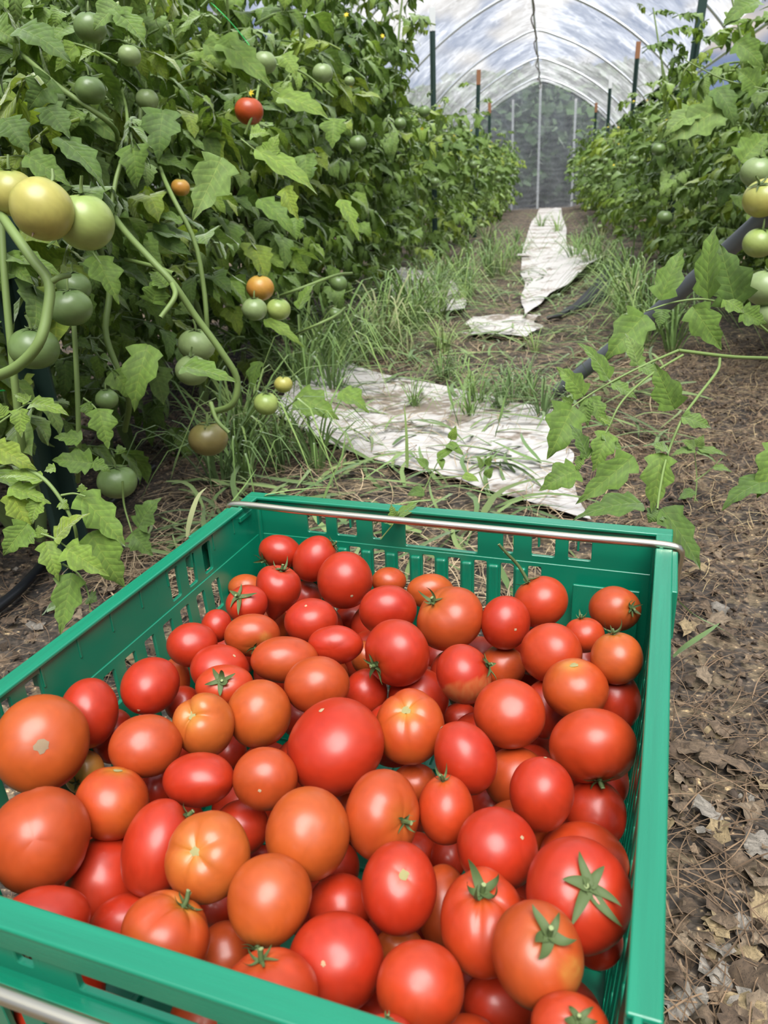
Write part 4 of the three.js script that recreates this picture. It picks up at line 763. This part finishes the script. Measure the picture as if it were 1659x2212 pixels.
  heroLeaf(p, 1.2, [[180, 860], [205, 880], [230, 930]], [[212, 882, 233, 968, 50, 1], [185, 870, 198, 905, 24, 0], [178, 950, 118, 946, 34, 0], [200, 1000, 115, 995, 50, 0], [200, 998, 240, 1020, 26, 0]], 0.0022, 31);
  heroLeaf(p, 1.3, [[265, 1040, 1.28], [268, 1090], [285, 1150]], [[300, 1140, 350, 1075, 52, 2], [285, 1150, 330, 1200, 44, 2], [262, 980, 255, 960, 20, 0]], 0.003, 33);
  heroLeaf(p, 1.1, [[20, 60], [60, 90]], [[38, 60, 152, 138, 66, 2], [-20, 55, 42, 95, 60, 4], [10, 255, 62, 332, 62, 2], [130, 298, 226, 412, 62, 2], [58, 335, 152, 402, 52, 0], [100, 230, 150, 300, 60, 2], [110, 170, 60, 240, 60, 2], [255, 10, 205, 65, 60, 4], [250, 20, 315, 105, 56, 0]], 0.003, 35);
  heroLeaf(p, 1.3, [[200, 545], [240, 600]], [[205, 553, 256, 655, 60, 1], [330, 655, 342, 600, 50, 0], [320, 745, 291, 890, 66, 1], [392, 792, 508, 828, 54, 0, -0.04], [360, 620, 322, 590, 44, 1], [352, 238, 343, 350, 72, 2], [478, 340, 416, 476, 70, 6, -0.05]], 0.0028, 37);
}
{
  const p = leftPlants[1], tom = (px, py, R, skin, depth, label, seed, form = 'round') => vineTomato(p, at(px, py, depth).sub(p.position), R * depth / FPX, skin, form, V(0.1, 1, 0.05), label, seed);
  stalk('stem', p, [at(225, 430, 1.35), at(262, 490, 1.3), at(330, 565, 1.27), at(372, 610, 1.27), at(420, 680, 1.3), at(478, 760, 1.33), at(512, 820, 1.36), at(505, 870, 1.38), at(460, 890, 1.42)], 0.0075, 0.0085);
  stalk('stem', p, [at(372, 612, 1.27), at(378, 640, 1.25), at(347, 686, 1.24)], 0.0065, 0.0055);
  stalk('stem', p, [at(241, 450, 1.33), at(250, 390, 1.34), at(268, 330, 1.36), at(275, 260, 1.5), at(262, 180, 1.7)], 0.0055, 0.004);
  stalk('stem', p, [at(270, 560, 1.4), at(330, 575, 1.36), at(376, 592, 1.3)], 0.005, 0.006);
  stalk('stem', p, [at(220, 750, 1.45), at(215, 560, 1.8), at(236, 640, 1.46), at(228, 720, 1.44), at(255, 800, 1.45), at(278, 860, 1.5), at(270, 930, 1.6)].slice(1), 0.008, 0.0085);
  stalk('stem', p, [at(345, 360, 1.9), at(375, 430, 1.5), at(420, 520, 1.5), at(440, 620, 1.52), at(448, 720, 1.55), at(440, 830, 1.8)], 0.006, 0.007);
  stalk('stem', p, [at(-40, 60, 1.45), at(60, 130, 1.32), at(130, 190, 1.3), at(230, 260, 1.32), at(250, 320, 1.6)], 0.007, 0.006);
  stalk('stem', p, [at(455, 870, 1.42), at(470, 910, 1.4), at(495, 935, 1.4)], 0.006, 0.005);
  tom(425, 745, 40, 'palegreen', 1.5, null, 2, 'beef'); tom(415, 800, 36, 'palegreen', 1.42, null, 3); tom(450, 948, 42, 'olive', 1.5, 'brownish ripening tomato low on the plant', 4, 'beef'); tom(575, 872, 27, 'unripe', 1.75, 'yellowish tomato', 5); tom(612, 830, 20, 'straw', 1.8, null, 6);
  tom(550, 668, 27, 'palegreen', 1.75, null, 7); tom(602, 668, 26, 'unripe', 1.78, null, 8); tom(562, 622, 30, 'turning', 1.85, 'orange-yellow tomato', 3); tom(318, 215, 24, 'palegreen', 1.6, null, 1); tom(390, 405, 20, 'turning', 1.7, null, 2);
  heroLeaf(p, 1.6, [[520, 300], [560, 330], [600, 350]], [[552, 322, 682, 420, 50, 3], [615, 405, 646, 476, 34, 5], [575, 345, 602, 290, 34, 3], [540, 290, 582, 290, 40, 3], [395, 480, 330, 470, 30, 0]], 0.0025, 41);
  heroLeaf(p, 2.0, [[520, 150], [600, 200], [640, 220]], [[600, 210, 712, 264, 50, 3], [440, 95, 542, 138, 36, 6], [475, 85, 588, 196, 56, 1], [608, 120, 640, 170, 44, 3], [660, 335, 666, 400, 46, 4], [722, 255, 718, 322, 48, 1], [735, 430, 774, 518, 34, 3], [640, 470, 640, 520, 30, 0], [560, 430, 640, 520, 44, 0]], 0.0025, 43);
  heroLeaf(p, 1.9, [[600, 760], [650, 830]], [[570, 690, 656, 752, 26, 3], [645, 668, 684, 614, 32, 1], [640, 855, 730, 905, 60, 1], [735, 845, 796, 892, 48, 1], [560, 780, 545, 850, 30, 0]], 0.0025, 45);
}
{
  const p = leftPlants[2], tom = (px, py, R, skin, depth, label, seed, form = 'round') => vineTomato(p, at(px, py, depth).sub(p.position), R * depth / FPX, skin, form, V(0.1, 1, 0.05), label, seed);
  tom(538, 240, 31, 'rust', 1.95, 'ripe orange-red tomato on the vine', 2); tom(572, 135, 25, 'palegreen', 2.1, null, 3); tom(697, 158, 22, 'palegreen', 2.3, null, 4); tom(755, 175, 11, 'palegreen', 2.3, null, 5);
  stalk('stem', p, [at(590, 645, 2.5), at(625, 632, 2.1), at(670, 615, 2.1), at(715, 598, 2.15), at(760, 590, 2.6)], 0.006, 0.006); stalk('stem', p, [at(640, 722, 2.5), at(668, 709, 2.1), at(710, 690, 2.1), at(745, 665, 2.5)], 0.006, 0.005);
  stalk('stem', p, [at(560, 180, 2.0), at(548, 240, 1.93), at(530, 290, 1.95)], 0.005, 0.005); stalk('stem', p, [at(440, 160, 2.1), at(520, 140, 2.15), at(640, 150, 2.2), at(720, 210, 2.25)], 0.005, 0.004);
}

// ---------------------------------------------------------------- on the ground
{ // white woven sheets along the path; upper side white, underside black
  const weave = paint(512, 512, (u, v) => { const a = tiled(u, v, 4, 91, 5), b = tiled(u, v, 40, 17, 4), dirt = smooth(a + 0.45 * b, 0.03, 0.4), k = 0.93 + 0.03 * Math.sin(u * 800) * Math.sin(v * 800); return [lerp(k, 0.52, dirt * 0.7), lerp(k * 0.985, 0.45, dirt * 0.7), lerp(k * 0.965, 0.37, dirt * 0.7)]; });
  const wb = paint(512, 512, (u, v) => { const k = 0.5 + 0.4 * tiled(u, v, 6, 23, 5); return [k, k, k]; }, false);
  const white = std({ map: weave, color: lin(0.55, 0.54, 0.535), bumpMap: wb, bumpScale: 0.006, roughness: 0.75, side: THREE.DoubleSide, name: 'white woven sheet' });
  const black = std({ color: lin(0.02, 0.021, 0.023), roughness: 0.6, side: THREE.DoubleSide });
  function sheet(quad, lift, label, rough = 0.012, seed = 1) {   // quad: pixels far-left, far-right, near-right, near-left
    const c = quad.map(([x, y]) => onGround(x, y, 0.01)), N = 26, M = 30, pos = [], uv = [], idx = [];
    for (let j = 0; j <= M; j++) for (let i = 0; i <= N; i++) {
      const s = i / N, t = j / M, a = c[0].clone().lerp(c[1], s), b = c[3].clone().lerp(c[2], s), p = a.lerp(b, t), ed = 0.03 * noise3(s * 6 + seed, t * 6, seed);
      p.x += ed * (Math.abs(s - 0.5) * 2); p.z += ed * (Math.abs(t - 0.5) * 2);
      p.y = groundHeight(p.x, p.z) + 0.014 + rough * (0.6 + fbm(p.x * 5 + seed, 1, p.z * 4, 3)) + lift(s, t); pos.push(p.x, p.y, p.z); uv.push(p.x / 0.8 + seed * 0.3, p.z / 0.8);
    }
    for (let j = 0; j < M; j++) for (let i = 0; i < N; i++) { const a = j * (N + 1) + i, b = a + N + 1; idx.push(a, b, a + 1, a + 1, b, b + 1); }
    const g = new THREE.BufferGeometry(); g.setAttribute('position', new THREE.Float32BufferAttribute(pos, 3)); g.setAttribute('uv', new THREE.Float32BufferAttribute(uv, 2)); g.setIndex(idx); g.computeVertexNormals();
    return tag(mesh('ground_sheet', g, white), label, 'ground sheet', 'white ground sheets on the path');
  }
  sheet([[690, 780], [1200, 895], [1264, 1128], [596, 935]], (s, t) => 0.05 * Math.max(0, 1 - s * 4), 'white woven ground sheet lying between the crate and the plants', 0.006, 1);
  sheet([[1165, 452], [1212, 452], [1228, 560], [1120, 560]], () => 0.01, 'white ground sheet farthest down the path', 0.02, 3);
  const rag = sheet([[1130, 545], [1225, 540], [1300, 585], [1130, 690]], (s, t) => 0.09 * s * (0.4 + 0.6 * t), 'wrinkled white sheet with black underside folded up at its edge', 0.025, 4);
  sheet([[840, 590], [960, 590], [1010, 680], [860, 690]], () => 0.01, 'white ground sheet half hidden by grass beside the wrinkled one', 0.02, 5);
  sheet([[1020, 690], [1170, 690], [1150, 735], [1010, 730]], () => 0.006, 'dirty white sheet scrap in front of the wrinkled one', 0.012, 6);
  // the turned-over edge of the wrinkled sheet
  { const pts = [[1300, 578], [1318, 566], [1345, 590], [1340, 640], [1290, 650], [1215, 672], [1180, 690]], N = 12, pos = [], idx = [];
    const top = [[1308, 570], [1306, 578], [1296, 594], [1275, 620], [1240, 655], [1205, 676], [1180, 684]], bot = [[1328, 566], [1346, 590], [1342, 640], [1300, 650], [1258, 668], [1215, 685], [1182, 692]];
    top.forEach((a, i) => { const z = onGround(bot[i][0], bot[i][1], 0.01), d = z.clone().sub(EYE).dot(camBack) * -1; const b = bot[i]; for (let k = 0; k <= 4; k++) { const s = k / 4, p = at(lerp(a[0], b[0], s), lerp(a[1], b[1], s), d - 0.02 - 0.05 * Math.sin(s * 3.1)); pos.push(p.x, Math.max(p.y, 0.012), p.z); } });
    for (let i = 0; i < 6; i++) for (let k = 0; k < 4; k++) { const a = i * 5 + k, b = a + 5; idx.push(a, b, a + 1, a + 1, b, b + 1); }
    const g = new THREE.BufferGeometry(); g.setAttribute('position', new THREE.Float32BufferAttribute(pos, 3)); g.setIndex(idx); g.computeVertexNormals(); const m = mesh('folded_edge', g, black, rag); m.userData.label = 'black underside of the sheet'; }
}
{ // grey pipe leaning out of the row
  const a = onGround(1205, 846, 0.02), b = at(1600, 515, 1.82), c = at(1700, 425, 1.66), m = std({ color: lin(0.12, 0.13, 0.145), roughness: 0.5, name: 'grey pvc' });
  const mid = at(1400, 690, 2.16), g = group('pipe', 0, 0, 0);
  mesh('tube_wall', tube([a, mid, b, c, c.clone().addScaledVector(c.clone().sub(b), 2.2)], 0.0215, 0.0215, 16, 48), m, g);
  tag(g, 'grey plastic pipe leaning from the path up into the tomato row', 'pipe');
  const d = [at(-40, 1345, 1.12), at(40, 1290, 1.16), at(120, 1215, 1.22), at(175, 1165, 1.28), at(240, 1110, 1.45)].map((p) => { const q = p.clone(); q.y = Math.max(groundHeight(q.x, q.z) + 0.012, 0.012); return q; });
  const d2 = [onGround(-40, 1340, 0.02), onGround(40, 1275, 0.02), onGround(120, 1190, 0.02), onGround(200, 1120, 0.03), onGround(330, 1010, 0.03)];
  tag(mesh('drip_pipe', tube(d2, 0.0095, 0.0095, 10, 40), std({ color: lin(0.012, 0.013, 0.016), roughness: 0.35 })), 'thin black irrigation pipe on the soil beside the crate', 'pipe');
}
{ // green tying twine near the stake and across the row
  const m = std({ color: lin(0.03, 0.6, 0.12), roughness: 0.5 });
  tag(mesh('tying_twine', tube([at(440, -10, 2.1), at(500, 50, 2.1), at(540, 100, 2.1), at(560, 130, 2.1)], 0.0012, 0.0012, 5, 20), m), 'bright green twine strung through the plants with the orange tomato', 'twine');
  tag(mesh('tying_twine', tube([at(-10, 845, 1.42), at(30, 842, 1.4), at(62, 840, 1.42)], 0.0016, 0.0016, 5, 12), m), 'bright green twine tied round the black stake', 'twine');
}
const grassMats = [phys({ color: lin(0.15, 0.25, 0.06), roughness: 1, transmission: 0.3, side: THREE.DoubleSide }), phys({ color: lin(0.22, 0.32, 0.085), roughness: 1, transmission: 0.3, side: THREE.DoubleSide }), phys({ color: lin(0.12, 0.20, 0.06), roughness: 1, transmission: 0.3, side: THREE.DoubleSide }), phys({ color: lin(0.25, 0.27, 0.12), roughness: 1, transmission: 0.2, side: THREE.DoubleSide })];
function bladeGeo(pts, w) {   // ribbon along points, creased, tapering to the tip
  const c = new THREE.CatmullRomCurve3(pts), N = 7, pos = [], idx = [], t = new THREE.Vector3(), s = new THREE.Vector3();
  for (let i = 0; i <= N; i++) { const p = c.getPoint(i / N); c.getTangent(i / N, t); s.crossVectors(t, V(0, 1, 0)); if (s.lengthSq() < 0.01) s.set(1, 0, 0); s.normalize(); const n = new THREE.Vector3().crossVectors(s, t), ww = w * Math.pow(1 - i / N, 0.6) * Math.min(1, 0.5 + i); for (const q of [-1, 0, 1]) pos.push(p.x + s.x * ww * q + n.x * ww * (q ? 0.35 : 0), p.y + s.y * ww * q + n.y * ww * (q ? 0.35 : 0), p.z + s.z * ww * q + n.z * ww * (q ? 0.35 : 0)); }
  for (let i = 0; i < N; i++) for (const q of [0, 1]) { const a = i * 3 + q; idx.push(a, a + 3, a + 1, a + 1, a + 3, a + 4); }
  const g = new THREE.BufferGeometry(); g.setAttribute('position', new THREE.Float32BufferAttribute(pos, 3)); g.setIndex(idx); g.computeVertexNormals(); return g;
}
{ // grass tufts
  const tufts = Array.from({ length: 5 }, (_, k) => { const r = rng(300 + k), gs = []; for (let i = 0; i < 26; i++) { const a = r() * 6.28, L = 0.10 + 0.19 * r(), lean = 0.3 + 1.2 * r(), b = V(Math.cos(a) * 0.03 * r(), -0.01, Math.sin(a) * 0.03 * r()), d = V(Math.cos(a), 0, Math.sin(a)); gs.push(bladeGeo([b, b.clone().addScaledVector(d, L * lean * 0.25).add(V(0, L * 0.55, 0)), b.clone().addScaledVector(d, L * lean * 0.7).add(V(0, L * 0.85, 0)), b.clone().addScaledVector(d, L * lean * 1.15).add(V(0, L * (0.95 - 0.5 * lean), 0))], 0.003 + 0.0025 * r())); } return mergeGeometries(gs); });
  const r = rng(77), put = (px, py, s, k, label) => { const p = onGround(px, py); p.y = groundHeight(p.x, p.z); const m = mesh('grass_tuft', tufts[k % 5], grassMats[k % 7 === 5 ? 3 : k % 3]); m.position.copy(p); m.scale.setScalar(s); m.rotation.y = k * 1.7; tag(m, label, 'grass', 'grass tufts in the path'); };
  const A = 'tuft of green grass growing at the foot of the row opposite the grey pipe', B = 'tuft of green grass growing at the foot of the row with the grey pipe', Cc = 'tuft of grass lying over the path between the crate and the sheets';
  for (let k = 0; k < 46; k++) { const t = k / 46, px = lerp(640, 1130, Math.pow(t, 0.8)) + 110 * (r() - 0.5), py = lerp(850, 500, t) + 70 * (r() - 0.4); put(px, py, 0.9 + 0.6 * r(), k, A); }
  for (let k = 0; k < 30; k++) { const t = k / 30; put(lerp(1420, 1225, t) + 90 * (r() - 0.5), lerp(760, 500, t) + 60 * (r() - 0.5), 0.8 + 0.5 * r(), k + 2, B); }
  for (let k = 0; k < 26; k++) { const px = 700 + 480 * r(), py = 740 + 190 * r(); if (px < 850 && py > 790) continue; put(px, py, 0.4 + 0.35 * r(), k + 1, Cc); }
  for (let k = 0; k < 9; k++) put(470 + 230 * r(), 960 + 90 * r(), 0.7 + 0.4 * r(), k + 3, 'tuft of green grass between the crate and the row opposite the grey pipe');
}
{ // blades that lie on the crate and stand right behind it, one by one
  const blade = (pts, w, mat, label) => tag(mesh('long_grass', bladeGeo(pts.map((a) => at(a[0], a[1], a[2])), w), grassMats[mat]), label, 'grass', 'long grass blades by the crate');
  blade([[455, 1170, 1.02], [500, 1120, 0.99], [560, 1075, 0.955], [640, 1058, 0.945], [738, 1052, 0.945]], 0.0042, 1, 'long grass blade lying over the far corner of the crate');
  blade([[430, 1180, 1.0], [470, 1140, 0.99], [520, 1095, 0.98], [575, 1072, 0.955], [635, 1066, 0.94]], 0.0045, 1, 'broad grass blade bent over the far corner of the crate');
  blade([[405, 1160, 1.08], [415, 1110, 1.08], [430, 1070, 1.1], [448, 1052, 1.12]], 0.0055, 3, 'grey-green grass blade arching beside the far corner of the crate');
  blade([[415, 1215, 1.17], [465, 1130, 1.17], [525, 1055, 1.19], [556, 1010, 1.21]], 0.003, 0, 'straight thin grass blade rising behind the far corner of the crate');
  blade([[700, 1078, 1.69], [715, 1040, 1.69], [738, 990, 1.69], [748, 925, 1.7]], 0.005, 0, 'upright grass blade behind the far rim of the crate');
  blade([[880, 1010, 1.5], [878, 940, 1.48], [873, 870, 1.47], [964, 780, 1.6]].slice(0, 3), 0.004, 1, 'upright grass blade standing on the near white sheet');
  blade([[1070, 945, 1.7], [1082, 900, 1.68], [1092, 852, 1.68]], 0.006, 0, 'broad grass blade hanging over the edge of the near white sheet');
  blade([[990, 920, 1.8], [975, 870, 1.78], [963, 815, 1.78]], 0.007, 0, 'broad upright grass blade in front of the sheet scrap');
  blade([[-15, 1935, 0.475], [20, 1962, 0.468], [52, 2000, 0.455], [66, 2045, 0.44], [45, 2110, 0.435], [10, 2178, 0.43]], 0.0028, 3, 'dry yellowish grass blade hanging over the near rim of the crate');
  blade([[1455, 1290, 1.05], [1500, 1330, 1.08], [1560, 1360, 1.1], [1590, 1380, 1.12]], 0.004, 0, 'flattened green grass blade on the soil beside the crate');
  blade([[1455, 1420, 1.0], [1490, 1392, 0.99], [1530, 1365, 1.0], [1556, 1345, 1.02]], 0.006, 2, 'blue-green broad grass blade curling beside the crate');
  const s = group('leaf_sprig', 0, 0, 0); const o = at(845, 1140, 0.9); s.position.copy(o); s.updateMatrixWorld(true);
  stalk('sprig_stalk', s, [at(822, 1165, 0.885), at(850, 1130, 0.885), at(862, 1105, 0.885)], 0.0012, 0.0012, stemMat2);
  placeLeaflet(s, at(855, 1122, 0.885), at(905, 1085, 0.9), 0.016, 0, 4); placeLeaflet(s, at(855, 1125, 0.885), at(845, 1088, 0.885), 0.013, 1, 5); placeLeaflet(s, at(848, 1132, 0.885), at(812, 1122, 0.885), 0.008, 1, 6);
  tag(s, 'small leaf sprig caught on the far handle of the crate', 'leaf sprig');
}
{ // low weeds behind the crate
  function weed(spec, z, label, cat = 'weed') { const base = onGround(spec.base[0], spec.base[1]), s = group('weed', base.x, base.y, base.z); s.updateMatrixWorld(true); const d = base.clone().sub(EYE).dot(camBack) * -1;
    for (const st of spec.stems) stalk('stem', s, st.map((a) => at(a[0], a[1], d * (a[2] ?? 0.99))), 0.0022, 0.0014, stemMat2);
    spec.leaves.forEach(([bx, by, tx, ty, w, m = 0], k) => { const l = placeLeaflet(s, at(bx, by, d * 0.98), at(tx, ty, d * 0.975), w * d / FPX, m, k + spec.seed, { teeth: spec.teeth ?? 0.05 }); l.name = 'leaf'; });
    tag(s, label, cat); }
  weed({ base: [905, 1085], seed: 3, stems: [[[905, 1085], [925, 1040], [950, 990], [975, 950]], [[935, 1035], [985, 1030], [1035, 1020], [1058, 1000]], [[1035, 1020], [1045, 1045], [1058, 1065]]], leaves: [[925, 1010, 895, 990, 30, 0], [945, 990, 990, 965, 24, 1], [965, 960, 1000, 985, 30, 0], [975, 950, 985, 920, 22, 3], [1000, 1028, 1035, 1042, 26, 3], [1040, 1010, 1028, 985, 20, 1], [1052, 1005, 1062, 985, 18, 0], [950, 990, 955, 1015, 20, 1], [1050, 1030, 1065, 1010, 22, 0], [915, 1060, 880, 1070, 30, 2]] }, 1, 'low leafy weed creeping over the near white sheet', 'weed');
  weed({ base: [1500, 1080], seed: 9, teeth: 0.2, stems: [[[1500, 1085], [1505, 1040], [1500, 975]], [[1500, 1040], [1540, 1010], [1560, 990]], [[1500, 1075], [1540, 1130], [1560, 1180]]], leaves: [[1500, 970, 1450, 985, 26, 4], [1502, 968, 1470, 950, 24, 6], [1505, 965, 1520, 940, 26, 6], [1508, 970, 1570, 985, 22, 4], [1505, 975, 1545, 1000, 20, 4], [1545, 1110, 1600, 1180, 30, 4], [1540, 1120, 1535, 1190, 30, 2], [1548, 1105, 1628, 1160, 32, 2], [1500, 1060, 1465, 1080, 26, 2], [1540, 1010, 1580, 1020, 22, 4]] }, 1, 'bluish five-fingered weed on the soil beside the far crate corner', 'weed');
}
// ---------------------------------------------------------------- litter
const dryMap = paint(256, 256, (u, v) => { const x = Math.abs(u - 0.5), k = 0.78 + 0.25 * tiled(u, v, 8, 71, 4), w = Math.exp(-((x / 0.015) ** 2)) * 0.1, b = tiled(u, v, 40, 6, 2) > 0.3 ? 0.75 : 1; return [(k + w) * b, (k * 0.98 + w) * b, (k * 0.94 + w) * b]; });
{
  const r = rng(4242), m = new THREE.Matrix4(), q = new THREE.Quaternion(), e = new THREE.Euler(), c = new THREE.Color();
  const inCrateFoot = (x, z) => { const d = V(x, 0, z).sub(crateO), u = d.dot(cu), v = d.dot(cv); return u > 0.0 && u < CW && v > 0.0 && v < CL; };
  function strew(name, geo, mat, N, place, label, cat) {
    const im = new THREE.InstancedMesh(geo, mat, N); im.name = name; im.castShadow = im.receiveShadow = true; let n = 0, guard = 0;
    while (n < N && guard++ < N * 6) { const p = place(); if (!p || inCrateFoot(p.x, p.z)) continue; e.set((r() - 0.5) * p.tilt, r() * 6.283, (r() - 0.5) * p.tilt, 'YXZ'); q.setFromEuler(e); m.compose(V(p.x, groundHeight(p.x, p.z) + p.lift * r(), p.z), q, V(p.s * (0.8 + 0.4 * r()), p.s, p.s)); im.setMatrixAt(n, m); im.setColorAt(n, c.setRGB(...p.c)); n++; }
    im.count = n; tag(im, label, cat, null, 'stuff');
  }
  const needle = bladeGeo([V(0, 0, -0.5), V(0.05, 0.05, -0.15), V(0.04, 0.04, 0.2), V(-0.06, 0, 0.5)], 0.0085);
  const plain = std({ color: 0xffffff, roughness: 0.9, side: THREE.DoubleSide });
  const mix = (a, b) => { const t = r(), k = 0.7 + 0.6 * r(); return [lerp(a[0], b[0], t) * k, lerp(a[1], b[1], t) * k, lerp(a[2], b[2], t) * k]; };
  const nearSoil = () => { const z = -0.28 - 2.9 * Math.pow(r(), 1.3), right = r() < 0.62, x = right ? 0.1 + 0.95 * r() : -1.5 + 1.0 * r(); return [x, z]; };
  strew('pine_straw', needle, plain, 11000, () => { const [x, z] = nearSoil(); return { x, z, s: 0.06 + 0.06 * r(), tilt: 0.35, lift: 0.016, c: mix([0.075, 0.045, 0.024], [0.20, 0.13, 0.075]) }; }, 'brown pine straw mulch over the soil beside the crate', 'straw');
  strew('straw', needle, plain, 5200, () => { const z = -1.1 - 8 * Math.pow(r(), 1.5); return { x: -0.85 + (z > -1.9 ? 0.93 : 1.25) * r(), z, s: 0.08 + 0.10 * r(), tilt: 0.35, lift: 0.03, c: mix([0.18, 0.125, 0.07], [0.40, 0.31, 0.19]) }; }, 'pale cut straw scattered along the path', 'straw');
  strew('dry_mulch', needle, plain, 2600, () => { const z = -1.25 - 2.1 * r(), x = 0.12 + 0.75 * r(); return { x, z, s: 0.035 + 0.06 * r(), tilt: 0.7, lift: 0.02, c: mix([0.22, 0.15, 0.075], [0.46, 0.36, 0.19]) }; }, 'yellowish shredded mulch on the soil beside the grey pipe', 'mulch');
  const cut = bladeGeo([V(0, 0, -0.5), V(0.06, 0.07, -0.15), V(0.0, 0.06, 0.2), V(-0.1, 0, 0.5)], 0.03);
  strew('cut_grass', cut, phys({ color: 0xffffff, roughness: 1, transmission: 0.2, side: THREE.DoubleSide }), 850, () => { const z = -1.25 - 5 * Math.pow(r(), 1.2); return { x: -0.8 + (z > -1.9 ? 0.86 : 1.2) * r(), z, s: 0.12 + 0.16 * r(), tilt: 0.4, lift: 0.04, c: mix([0.085, 0.15, 0.045], [0.19, 0.26, 0.085]) }; }, 'loose green grass cuttings lying over the path', 'grass');
  const chip = leaflet(1, 0.7, { ns: 4, na: 2, curl: 0.9, fold: 0.7, wob: 0.12, seed: 5, teeth: 0.3 });
  strew('leaf_crumbs', chip, std({ color: 0xffffff, map: dryMap, roughness: 0.95, side: THREE.DoubleSide }), 9500, () => { const [x, z] = nearSoil(); return { x, z, s: 0.007 + 0.020 * r() * r(), tilt: 1.2, lift: 0.014, c: mix([0.085, 0.058, 0.036], [0.30, 0.22, 0.15]) }; }, 'crumbled dry leaf bits mixed into the soil', 'litter');
  const clod = new THREE.IcosahedronGeometry(1, 1); { const p = clod.attributes.position; for (let i = 0; i < p.count; i++) { const k = 1 + 0.35 * noise3(p.getX(i) * 2, p.getY(i) * 2, p.getZ(i) * 2); p.setXYZ(i, p.getX(i) * k, p.getY(i) * k * 0.7, p.getZ(i) * k); } clod.computeVertexNormals(); }
  strew('soil_clods', clod, std({ color: 0xffffff, roughness: 1 }), 5000, () => { const [x, z] = nearSoil(); return { x, z, s: 0.002 + 0.006 * r() * r(), tilt: 3, lift: 0.004, c: mix([0.07, 0.05, 0.036], [0.16, 0.115, 0.08]) }; }, 'small dark soil clods beside the crate', 'soil');
  // larger dry leaves, one by one
  const dry = [0, 1, 2, 3, 4].map((k) => leaflet(1, 0.62 + 0.1 * k % 0.3, { ns: 8, na: 3, curl: 0.7 + 0.5 * (k % 3), fold: 0.5 - 0.3 * (k % 2), wob: 0.14, seed: 40 + k, teeth: 0.3, twist: 0.6 - 0.3 * k }));
  const dryMats = [[0.20, 0.145, 0.10], [0.29, 0.225, 0.16], [0.13, 0.09, 0.06], [0.40, 0.31, 0.18], [0.32, 0.295, 0.265]].map((k) => std({ color: lin(...k), map: dryMap, roughness: 0.9, side: THREE.DoubleSide }));
  const words = ['dry brown leaf curled on the pine straw beside the crate', 'pale tan dry leaf on the pine straw beside the crate', 'dark brown crumpled leaf on the soil beside the crate', 'straw-yellow dry leaf on the soil beside the crate', 'grey weathered leaf on the pine straw beside the crate'];
  for (let k = 0; k < 95; k++) {
    const px = k < 70 ? 1445 + 230 * r() : -20 + 330 * r(), py = k < 70 ? 1180 + 1060 * Math.pow(r(), 0.8) : 1150 + 300 * r(), p = onGround(px, py, 0.012); if (inCrateFoot(p.x, p.z)) continue;
    const t = k % 5, o = mesh('dry_leaf', dry[Math.floor(r() * 5)], dryMats[t]), s = 0.022 + 0.030 * r(); o.position.set(p.x, groundHeight(p.x, p.z) + 0.008 + 0.01 * r(), p.z); o.scale.setScalar(s); e.set((r() - 0.5) * 0.7, r() * 6.28, (r() - 0.5) * 0.7, 'YXZ'); o.quaternion.setFromEuler(e);
    tag(o, words[t], 'dry leaf', 'dry leaves round the crate');
  }
}
renderer.render(scene, camera);
